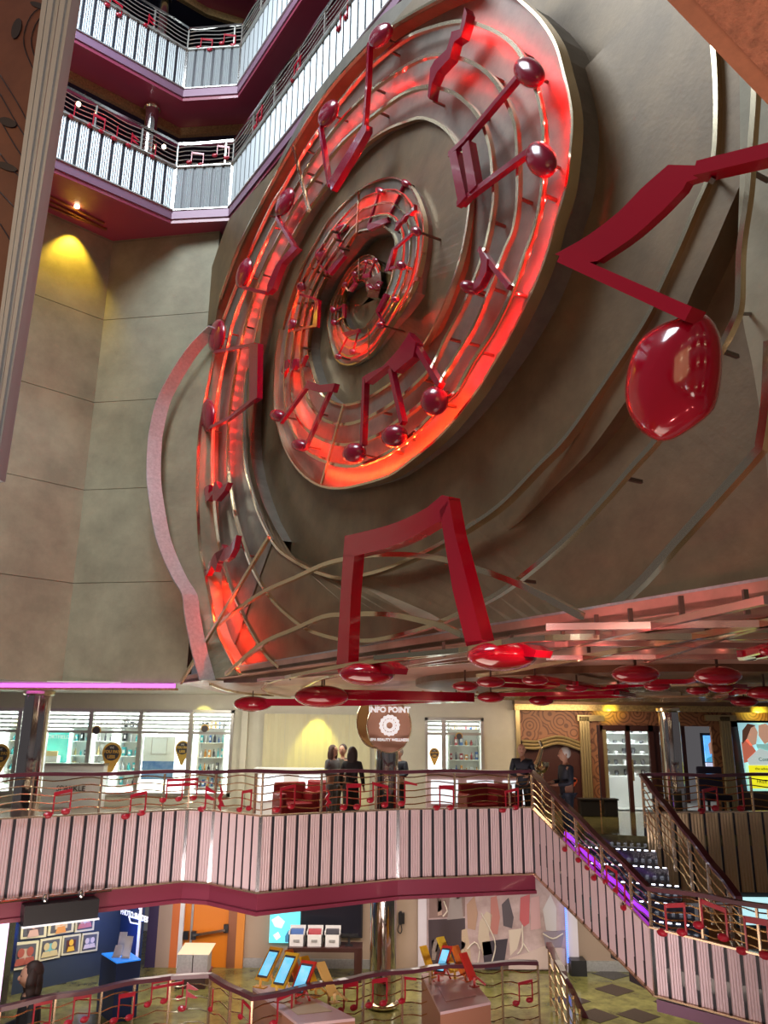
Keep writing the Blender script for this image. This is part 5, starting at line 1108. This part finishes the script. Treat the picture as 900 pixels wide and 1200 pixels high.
for i, x in enumerate((338, 359, 380)):
    X0, X1, _, _ = RC(x, 1097, x+19.5, 1115, 18.1); lb = ('left', 'middle', 'right')[i]; t = thing('card_box', V((X0, 18.2, ZTb)), 'white open card box, %s of three on the brown side table' % lb, 'box', 'card boxes on the side table')
    mb = MB()
    for a, b, c, d, e in ((X0, X1-.02, 18.1, 18.12, .22), (X0, X1-.02, 18.38, 18.4, .34), (X0, X0+.02, 18.1, 18.4, .28), (X1-.04, X1-.02, 18.1, 18.4, .28)): bx(mb, a, b, c, d, ZTb, ZTb+e)
    mb.build('carton', WHITE, t); mb = MB(); bx(mb, X0+.03, X1-.05, 18.2, 18.3, ZTb+.01, ZTb+.3); mb.build('cards', [PC[5], PC[4], PC[2]][i], t); mb = MB(); bx(mb, X0+.1, X1-.12, 18.09, 18.1, ZTb+.08, ZTb+.13); mb.build('print', RIMG, t)
t = thing('payment_terminal', V((XL(408, 18.2), 18.2, ZTb)), 'small black terminal on a foot at the right end of the side table', 'terminal')
p = V((XL(409, 18.2), 18.2, ZTb)); mb = MB(); mb.box(p, .16, .12, .02); mb.build('foot', BLACK, t); mb = MB(); mb.box(p+UPZ*.02, .05, .04, .16); mb.build('neck', BLACK, t); mb = MB(); mb.box(p+UPZ*.18, .36, .1, .04); mb.build('display', BLACK, t)
t = thing('wall_telephone', aty(470, 1092, YL-.1), 'black wall telephone with hanging cord right of the polished column', 'telephone')
pbox(467, 1070, 474, 1083, YL-.1, .08).build('housing', BLACK, t, bev=.01); mb = MB(); mb.tube([aty(x, y, YL-.1) for x, y in cr([(468,1083),(466,1090),(469,1094),(471,1090),(470,1084)], 2)], .012, 5); mb.build('cord', BLACK, t); pbox(468, 1068, 471, 1084, YL-.16, .05).build('handset', BLACK, t, bev=.01)
# mural
t = thing('mural', V((XL(580), YL-.1, ZF+.2)), 'large pinkish mural of figures, clothes and furniture on the lower wall', 'mural')
mb = MB(); bx(mb, XL(500), XL(664), YL-.06, YL, ZF+.12, -1.1); mb.build('canvas', mat('mural_ground', (.42, .3, .3), .5, col2=(.62, .48, .5), vs=2.5), t)
def mp(pts, c): mb = MB(); mb.poly([aty(x, y, YL-.075) for x, y in pts], V((0, -1, 0)), .008); mb.build('painted_shape', mat('mur_%d_%d_%d' % tuple(int(v*99) for v in c), c, .5), t)
for pts, c in (([(502,1078),(545,1076),(546,1135),(503,1135)], (.06, .04, .05)), ([(503,1050),(545,1048),(545,1074),(503,1076)], (.25, .16, .15)), ([(527,1052),(541,1050),(543,1076),(524,1078)], (.35, .3, .3)), ([(547,1060),(556,1050),(560,1070),(557,1090),(548,1088)], (.45, .28, .2)), ([(562,1080),(570,1068),(577,1072),(573,1095),(577,1118),(566,1120),(560,1100)], (.6, .5, .4)),
    ([(575,1052),(582,1050),(586,1075),(583,1095),(575,1094)], (.5, .2, .18)), ([(588,1060),(596,1052),(602,1075),(600,1088),(590,1085)], (.1, .08, .1)), ([(610,1052),(621,1048),(620,1082),(614,1086),(609,1078)], (.55, .12, .14)), ([(622,1052),(632,1050),(634,1088),(622,1090)], (.6, .36, .38)), ([(636,1066),(645,1048),(652,1064),(652,1092),(640,1090)], (.62, .58, .62)), ([(636,1092),(662,1090),(658,1110),(640,1112)], (.3, .25, .32)),
    ([(565,1104),(595,1100),(590,1136),(568,1136)], (.05, .04, .06)), ([(596,1090),(612,1088),(606,1112),(598,1120)], (.7, .6, .52)), ([(596,1124),(640,1108),(662,1112),(662,1136),(596,1136)], (.66, .52, .5)), ([(541,1090),(547,1088),(551,1110),(553,1136),(540,1136)], (.55, .42, .3)), ([(512,1052),(517,1050),(518,1072),(513,1073)], (.6, .42, .36)), ([(506,1102),(512,1100),(514,1106),(510,1125),(506,1125)], (.3, .24, .22))): mp(pts, c)
for pts in ([(548,1112),(556,1104),(562,1112),(560,1128)], [(520,1056),(524,1068),(519,1074)], [(612,1084),(612,1110),(606,1118)], [(612,1104),(620,1116)], [(564,1070),(580,1104),(576,1130)], [(636,1094),(648,1100),(660,1094)]):
    mb = MB(); mb.tube([aty(x, y, YL-.09) for x, y in cr(pts, 4)], .016, 5); mb.build('painted_line', mat('mural_line', (.75, .68, .6), .5), t)
vpan(490, 500, 'trim_74', mat('lilac_white', (.7, .66, .75), .4), Y=YL-.12); vpan(664, 678, 'trim_75', mat('lilac_white', (.7, .66, .75), .4), Y=YL-.12)
t = thing('light_dots', V((XL(663), YL-.15, ZF+.2)), 'vertical row of blue dot lights on the right edge of the mural', 'lights')
mb = MB()
for j in range(44): mb.box(V((XL(663), YL-.16, ZF+.2+j*.042)), .04, .02, .022)
mb.build('dot', mat('blue_dot', (.1, .2, 1), .5, emit=(.1, .25, 1), es=2), t, kind='stuff')
mb = MB(); bx(mb, XL(666, 18.8), XL(684, 18.8), 18.6, 18.95, ZF, ZF+.3); mb.build('plinth_block', BLACK, label='black plinth block at the foot of the mural wall', cat='plinth')
# counters with tablets
PK = mat('pink_counter', (.72, .5, .5), .4); WD = mat('wood_side', (.45, .2, .12), .5); CRM = mat('counter_cream', (.75, .6, .4), .5)
def counter(P, h, label, inner):
    t = thing('display_counter', sum(P, V())/4-UPZ*h, label, 'counter')
    mb = MB(); mb.poly([p-UPZ*.04 for p in P], UPZ, h-.04); mb.build('body', WD, t); mb = MB(); mb.poly(P, UPZ, .04); mb.build('top', PK, t)
    c = sum(P, V())/4; mb = MB(); mb.poly([c+(p-c)*.62+UPZ*.012 for p in P], UPZ, .01); mb.build('inset', inner, t); return t
zc = ZF+.85
counter([atz(x, y, zc) for x, y in ((296,1157),(350,1200),(416,1193),(333,1151))], .85, 'wooden counter with pink top carrying tablets behind the left of the lower rail', CRM)
counter([atz(x, y, zc) for x, y in ((494,1141),(516,1186),(575,1174),(543,1134))], .85, 'wooden counter with pink top carrying tablets in front of the mural', PK)
def tablet(x, y, hpx, wpx, lean, scr, col, label, leg=True):
    "x,y foot px on counter; scr True when the screen faces us"
    b0 = atz(x, y, zc); k = b0.y/FL; w = wpx*k; h = hpx*k; u = V((.9, -.42, 0)).normalized() if scr else V((.8, .6, 0)); top = b0+V((lean*k, .12, h)); m = mat('tab_%d_%d' % (int(col[0]*99), int(col[1]*99)), col, .4)
    t = thing('tablet_stand', b0, label, 'tablet', 'tablets on coloured stands'); n = (top-b0).cross(u).normalized(); n = n if n.dot(EYE-b0) > 0 else -n
    a, b, c, d = b0+UPZ*.1-u*w/2, b0+UPZ*.1+u*w/2, top+u*w/2, top-u*w/2
    mb = MB(); mb.poly([a, b, c, d], n, .05); mb.build('frame', m, t)
    if scr:
        cc = (a+b+c+d)/4; q = [cc+(p-cc)*.82+n*.006 for p in (a, b, c, d)]; mb = MB(); mb.poly(q, n, .004); mb.build('bezel', DARKP, t); q = [cc+(p-cc)*.7+n*.012 for p in (a, b, c, d)]; mb = MB(); mb.poly(q, n, .004); mb.build('screen', mat('tab_screen', (.1, .5, .75), .3, emit=(.12, .5, .8), es=.9, col2=(.5, .75, .8), vs=8), t)
    mb = MB(); mb.bar((b0+top)/2-n*.04, b0+V((.22 if lean > 0 else .2, .1, 0)), .05, .03); mb.build('prop', m, t); mb = MB(); mb.box(b0, w*.9, .12, .015, u); mb.build('foot', m, t); mb = MB(); mb.bar(b0, b0+UPZ*.14, .04, .04); mb.build('neck', m, t)
YE = (.85, .5, .03); OR = (.8, .2, .03); RD_ = (.6, .03, .02)
tablet(305, 1157, 36, 15, 14, True, (.85, .42, .03), 'leftmost tablet with a blue screen in an amber stand'); tablet(324, 1166, 38, 16, 14, True, YE, 'second blue-screened tablet in a yellow stand'); tablet(346, 1176, 38, 17, 12, True, RD_, 'front blue-screened tablet in a red stand')
tablet(352, 1160, 36, 9, -14, False, OR, 'orange-red tablet stand turned away behind the blue screens'); tablet(370, 1168, 36, 10, -14, False, (.85, .45, .02), 'yellow-orange tablet stand turned away, middle of the left counter'); tablet(392, 1175, 36, 10, -16, False, (.8, .5, .15), 'pale amber tablet stand turned away at the right of the left counter')
tablet(506, 1145, 28, 8, -8, False, YE, 'slim yellow tablet stand at the left of the mural counter'); tablet(514, 1150, 32, 11, 10, True, RD_, 'red tablet stand with a pale lit screen before the mural'); tablet(533, 1147, 38, 9, -14, False, (.85, .6, .05), 'tallest yellow tablet stand before the mural'); tablet(546, 1150, 32, 9, -10, False, OR, 'orange tablet stand right of the tall yellow one before the mural'); tablet(556, 1156, 30, 9, -10, False, RD_, 'red tablet stand turned away at the right end of the mural counter')
light('lower_lamp', 'AREA', (-1, 17.2, -1.25), 130, (1, .85, .75), 8, 1.2, target=(-1, 17.6, -4)); light('lower_lamp', 'AREA', (5, 17.0, -1.3), 60, (1, .9, .7), 3, 2, target=(5, 17, -4))
# ---- near foreground: fluted pilaster with marquetry panel (left) and terracotta beam (top right)
MQ = mat('marquetry', (.22, .08, .045), .4, col2=(.14, .045, .03), vs=3); INK = mat('inlay_dark', (.03, .02, .025), .4)
def fp(x, y, D=2.2): return pl(x, y, V((0, D, 0)), V((.25, 1, 0)).normalized())
t = thing('marquetry_panel', fp(-20, 560, 2.2), 'close brown panel inlaid with dark music staves at the left edge', 'wall panel')
nP = V((-.25, -1, 0)).normalized(); mb = MB(); mb.poly([fp(x, y) for x, y in ((-160, -40), (58, -40), (-14, 520), (-160, 520))], nP, .06); mb.build('panel', MQ, t)
for pts in ([(0,88),(20,120),(36,150),(48,172)], [(0,110),(18,142),(34,168),(44,190)], [(0,140),(14,165),(30,190),(38,205)], [(0,180),(14,198),(30,214)], [(0,262),(12,282),(20,300)], [(0,225),(12,238),(26,252)],
            [(58,4),(40,14),(30,32),(28,52),(36,75),(48,96)], [(60,14),(46,22),(38,38),(37,54),(44,74),(52,90)]):
    mb = MB(); mb.tube([pl(x, y, V((0, 2.2, 0))+nP*.004, nP) for x, y in cr(pts, 6)], .0022, 5); mb.build('inlaid_line', INK, t)
for c, a in (((9,143),(10,5)), ((8,195),(12,4)), ((19,33),(5,12)), ((45,6),(10,3))):
    mb = MB(); q = [pl(c[0]+a[0]*math.cos(k*.52)-a[1]*.3*math.sin(k*.52), c[1]+a[1]*math.sin(k*.52)+a[0]*.35*math.cos(k*.52), V((0, 2.2, 0))+nP*.006, nP) for k in range(12)]; mb.poly(q, nP, .004); mb.build('inlaid_note', INK, t)
t = thing('fluted_pilaster', fp(0, 560, 2.15), 'pale fluted metal pilaster leaning along the left edge of the view', 'pilaster')
PIL = mat('pilaster_metal', (.55, .56, .57), .45, .2); a0 = V((-1, 0, 0))
top = [(52, -20), (88, -20)]; bot = [(-26, 560), (-5, 560)]
for i in range(5):
    f0 = i/5; f1 = (i+.86)/5
    q = [fp(top[0][0]+(top[1][0]-top[0][0])*f, -20, 2.12-.01*(i % 2)) for f in (f0, f1)]+[fp(bot[0][0]+(bot[1][0]-bot[0][0])*f, 560, 2.12-.01*(i % 2)) for f in (f1, f0)]
    mb = MB(); mb.poly(q, nP, .03); mb.build('flute', PIL, t)
q = [fp(x, y, 2.17) for x, y in ((52, -20), (87, -20), (-6, 560), (-26, 560))]; mb = MB(); mb.poly(q, nP, .05); mb.build('core', PIL, t)
TC = mat('terracotta_plaster', (.46, .16, .08), .8, var=.25, vs=30, bump=1.0, bs=60); TC2 = mat('terracotta_edge', (.42, .15, .07), .6, var=.12, vs=20)
ZQ = 3.6; t = thing('terracotta_beam', atz(900, 60, ZQ), 'rough terracotta ceiling beam cutting the top right corner', 'beam')
mb = MB(); mb.poly([atz(x, y, ZQ) for x, y in ((770, -12), (905, 128), (1050, 250), (1050, -80), (770, -80))], UPZ*-1, .25); mb.build('edge_band', TC2, t)
mb = MB(); mb.poly([atz(x, y, ZQ-.02) for x, y in ((803, -12), (905, 96), (1050, 220), (1050, -80), (803, -80))], UPZ*-1, .019); mb.build('rough_panel', TC, t)
light('beam_uplight', 'AREA', (1.1, 1.2, 2.6), 8, (1, .85, .75), .6, .6, target=(1.4, 2.2, 3.6))  # area light aimed up at the terracotta beam
# ================================================================ people
SKIN = mat('skin', (.55, .3, .2), .5)
def skin(name, pts, edges, m, parent, sub=2):
    me = bpy.data.meshes.new(name); o = wloc(parent); me.from_pydata([V(p[:3])-o for p in pts], edges, [])
    bm = bmesh.new(); bm.from_mesh(me); ly = bm.verts.layers.skin.verify(); bm.verts.ensure_lookup_table()
    for i, v in enumerate(bm.verts): v[ly].radius = (pts[i][3], pts[i][4] if len(pts[i]) > 4 else pts[i][3]); v[ly].use_root = (i == 0)
    bm.to_mesh(me); bm.free(); me.materials.append(m); ob = bpy.data.objects.new(name, me); COL.objects.link(ob); ob.parent = parent
    s = ob.modifiers.new('s', 'SKIN'); s.use_smooth_shade = True; d = ob.modifiers.new('d', 'SUBSURF'); d.levels = sub; d.render_levels = sub
    return ob
def person(x, ytop, Y, zf, yaw, label, top, bot, hair, long=False, bald=False, sk=SKIN, arm=0, dress=False, H=None):
    P = aty(x, ytop, Y); H = H or P.z-zf; k = H/1.75; F = V((math.sin(yaw), -math.cos(yaw), 0)); S = V((F.y, -F.x, 0)); c = V((P.x, P.y, zf))
    def L(s, f, z): return c+S*(s*k)+F*(f*k)+UPZ*(z*k)
    t = thing('person', c, label, 'person', None)
    def T(p, r, r2=None): return (*p, r*k, (r2 or r)*k)
    hx = .16 if arm == 0 else .2
    # body: one continuous surface
    pts = [T(L(0, 0, .93), .13, .1), T(L(0, 0, 1.15), .13, .09), T(L(0, 0, 1.36), .15, .09), T(L(0, 0, 1.47), .055), T(L(0, .01, 1.54), .05), T(L(0, .02, 1.62), .075, .09), T(L(0, .01, 1.70), .065, .08)]
    ed = [(0, 1), (1, 2), (2, 3), (3, 4), (4, 5), (5, 6)]
    for s in (-1, 1):
        b = len(pts)
        el = L(s*.27, -.03, 1.12) if not arm else L(s*.25, .02, 1.12)
        wr = L(s*.28, .06, .88) if not arm else L(s*.1, .24, 1.1+.02*s)
        pts += [T(L(s*.19, 0, 1.40), .06), T(el, .042), T(wr, .028), T(wr+(wr-el).normalized()*.07*k, .035, .018)]
        ed += [(2, b), (b, b+1), (b+1, b+2), (b+2, b+3)]
        d = (wr-el).normalized(); w = pts[-1]
        for j in range(5):
            o = (j-2)*.018*k; ln = (.045, .075, .085, .08, .06)[j]*k; q = V(w[:3])+F*o+d*ln*(.5 if j == 0 else 1)+(F*.02*k if j == 4 else V()); mid = V(w[:3])+F*o*1.1+d*ln*.4
            i0 = len(pts); pts += [T(mid, .009), T(q+S*(-s)*.012*k, .008)]; ed += [(b+3, i0), (i0, i0+1)]
        b = len(pts); pts += [T(L(s*.09, 0, .86), .085), T(L(s*.1, .01, .5), .055), T(L(s*.1, -.01, .1), .04), T(L(s*.11, .12, .04), .04, .03)]
        ed += [(0, b), (b, b+1), (b+1, b+2), (b+2, b+3)]
    skin('body', pts, ed, sk, t, 1)
    # clothes
    pt = [T(L(0, 0, .84), .16, .125), T(L(0, 0, 1.15), .15, .115), T(L(0, 0, 1.36), .165, .11), T(L(0, 0, 1.46), .075)]; ed = [(0, 1), (1, 2), (2, 3)]
    for s in (-1, 1):
        b = len(pt); el = L(s*.27, -.03, 1.12) if not arm else L(s*.25, .02, 1.12); wr = L(s*.28, .06, .88) if not arm else L(s*.1, .24, 1.1+.02*s)
        pt += [T(L(s*.19, 0, 1.40), .075), T(el, .058), T(wr, .042)]; ed += [(2, b), (b, b+1), (b+1, b+2)]
    skin('jacket', pt, ed, top, t, 2)
    if dress:
        mb = MB(); prof = [(.2, .2), (.19, .5), (.17, .9), (.15, 1.0)]; mb.lathe(c, [(r*k, z*k) for r, z in prof], 20); mb.build('skirt', bot, t, smooth=True)
    else:
        pt = [T(L(0, 0, .98), .155, .12)]; ed = []
        for s in (-1, 1): b = len(pt); pt += [T(L(s*.09, 0, .85), .1), T(L(s*.1, .01, .5), .072), T(L(s*.1, -.01, .12), .06)]; ed += [(0, b), (b, b+1), (b+1, b+2)]
        skin('trousers', pt, ed, bot, t, 2)
    for s in (-1, 1): mb = MB(); mb.ell(L(s*.11, .06, .045), F*.14*k, S*.05*k, UPZ*.045*k, 12, 8); mb.build('shoe', BLACK, t, smooth=True)
    # head details
    hc = L(0, .02, 1.645); k = k*1.15; mb = MB(); mb.ell(hc+F*.012*k, S*.074*k, F*.092*k, UPZ*.112*k, 16, 12); mb.ell(hc+F*.105*k-UPZ*.01*k, S*.014*k, F*.02*k, UPZ*.024*k, 8, 6)
    for s in (-1, 1): mb.ell(hc+S*s*.076*k, S*.012*k, F*.018*k, UPZ*.03*k, 8, 6)
    fc = mb.build('face', sk, t, smooth=True)
    for s in (-1, 1): mb = MB(); mb.ell(hc+F*.098*k+S*s*.03*k+UPZ*.015*k, S*.012*k, F*.006*k, UPZ*.007*k, 8, 6); mb.build('eye', BLACK, fc)
    mb = MB(); mb.ell(hc+F*.098*k-UPZ*.05*k, S*.024*k, F*.006*k, UPZ*.007*k, 8, 6); mb.build('mouth', mat('lips', (.35, .1, .09), .5), fc)
    if hair:
        mb = MB()
        if bald: mb.ell(hc-F*.03*k-UPZ*.01*k, S*.08*k, F*.075*k, UPZ*.07*k, 14, 10)
        else:
            mb.ell(hc-F*.02*k+UPZ*.03*k, S*.088*k, F*.1*k, UPZ*.105*k, 16, 12)
            if long:
                mb.ell(hc-F*.05*k-UPZ*.08*k, S*.1*k, F*.07*k, UPZ*.17*k, 16, 12)
                for s in (-1, 1): mb.ell(hc+S*s*.075*k-UPZ*.06*k, S*.03*k, F*.06*k, UPZ*.14*k, 10, 8)
        mb.build('hair', hair, t, smooth=True)
    return t
HB = mat('hair_dark', (.03, .015, .012), .6); HG = mat('hair_white', (.7, .68, .64), .6); HR = mat('hair_brown', (.09, .04, .025), .6); HGY = mat('hair_grey', (.25, .2, .17), .6)
BK = mat('cloth_black', (.012, .012, .014), .7); GY = mat('cloth_grey', (.16, .17, .18), .7); OL = mat('cloth_olive', (.12, .11, .08), .7); NVY = mat('cloth_navy', (.015, .02, .035), .6)
person(390, 875, 17.4, 0, 1.0, 'curly dark-haired person in grey, left of the trio before the curtain', GY, GY, HR, long=True, arm=1)
person(402, 874, 17.9, 0, -.3, 'person with dark hair and olive top facing us in the middle of the trio', OL, OL, HB, arm=1)
person(413, 877, 17.0, 0, math.pi-.3, 'person in long black dress, back turned, right of the trio', BK, BK, HB, long=True, dress=True)
person(468, 878, 18.1, 0, -.6, 'person in dark blue half hidden right of the polished column under the sign', NVY, BK, HGY, arm=1)
person(611, 873, 17.2, 0, -.15, 'bald person in dark sweater looking down at the stair head', NVY, BK, HGY, bald=True, arm=1)
person(662, 878, 16.3, aty(662, 878, 16.3).z-1.72, -1.35, 'white-haired person in navy jacket standing in profile at the stair head', NVY, NVY, HG, arm=1)
_a = aty(36, 1131, LT[1].y+.9); wm = person(40, 1131, LT[1].y+.9, _a.z-2.35, -1.0, 'person with dark shoulder-length hair and black jumper at the lower left', BK, BK, HB, long=True, arm=1)
t = thing('orange_bag', aty(666, 935, 17.3), 'bright orange and black bag standing behind the white-haired person', 'bag')
mb = MB(); mb.poly([aty(x, y, 17.3) for x, y in cr([(661,938),(659,925),(663,915),(668,912),(676,912),(676,918),(670,926),(668,936),(664,941)], 3)], V((0, -1, 0)), .2); mb.build('body', mat('orange_nylon', (.9, .12, .01), .5), t, bev=.02)
mb = MB(); mb.tube([aty(x, y, 17.25) for x, y in ((660,920),(666,916),(675,915))], .025, 6); mb.build('strap', BLACK, t)
# ================================================================ light
w = bpy.data.worlds.new('world'); SC.world = w; w.use_nodes = True
w.node_tree.nodes['Background'].inputs[0].default_value = (.9, .85, .9, 1); w.node_tree.nodes['Background'].inputs[1].default_value = .1
light('skylight', 'AREA', (-6.5, 6, 19), 2100, (.82, .92, 1), 6, 6, target=(0, 9, 5))
light('balcony_fill', 'SPOT', (-4.8, 9.5, 17.5), 450, (.35, .66, 1), .5, target=(-6.4, 13, 14.2), spot=50)  # unseen blue spot added to cool the left balcony slats
light('warm_fill', 'AREA', (-4, -2, 6), 95, (1, .62, .3), 5, 3, target=(1, 9, 5))  # unseen fill behind the viewer, added to warm the spiral wall
for p_, t_, w_ in (((-5, 5, -2.8), (-5.2, 14.2, -.3), 1000), ((-1, 5, -2.8), (-1, 15.2, -.4), 1000), ((2, 6, -2.8), (2.6, 16, -.4), 900), ((3, 6, -2.8), (5.2, 12.8, -1.4), 420)):
    light('parapet_fill', 'SPOT', p_, w_, (1, .84, .84), .4, target=t_, spot=46, blend=.6)  # unseen fill spots, added to brighten the parapets from below
light('left_wall_fill', 'SPOT', (-2.5, 5, 9.5), 1500, (.7, .85, 1), .3, target=(-7.1, 13.9, 5.2), spot=34, blend=.5)  # unseen cool spot added to brighten only the left wall
# ---- the opposite side of the atrium, behind the viewer (seen in the polished metal)
for k in range(5):
    z = -3.1+3.1*k
    for a, b, m, y in ((z-.5, z, BURG, -5.0), (z, z+1.2, SLAT, -5.05)):
        mb = MB(); mb.poly([V((-12, y, a)), V((12, y, a)), V((12, y, b)), V((-12, y, b))], V((0, 1, 0)), .15); mb.build('trim_%d' % (80+k), m, kind='structure')
    mb = MB(); mb.poly([V((-12, -8, z-.5)), V((12, -8, z-.5)), V((12, -8, z+2.6)), V((-12, -8, z+2.6))], V((0, 1, 0)), .1); mb.build('wall_near', MC['deck_wall'], kind='structure')
    mb = MB(); mb.poly([V((-12, -8, z-.3)), V((12, -8, z-.3)), V((12, -5.1, z-.3)), V((-12, -5.1, z-.3))], V((0, 0, 1)), .15); mb.build('floor', DB, kind='structure')
    for j in range(4):  # unseen glowing panels, added for the polished metal to reflect
        mb = MB(); mb.poly([V((-9+j*5, -7, z+2.3)), V((-7.4+j*5, -7, z+2.3)), V((-7.4+j*5, -6.4, z+2.3)), V((-9+j*5, -6.4, z+2.3))], V((0, 0, 1)), .05); mb.build('reflection_panel', mat('warm_panel', (1, .9, .7), .5, emit=(1, .8, .5), es=9), label='warm glowing panel added on the unseen opposite side of the atrium', cat='ceiling light', group='added glow panels of the opposite decks')
light('floor_bounce_fill', 'AREA', (-2, 9, -2.9), 280, (1, .78, .66), 5, 5, target=(-2, 9.01, 10))  # added uplight standing in for light reflected off the floors
light('left_deck_lamp', 'AREA', (-.3, .6, 3.4), 5, (.9, .95, 1), .5, .5, target=(-1.1, 2.2, 2.9))
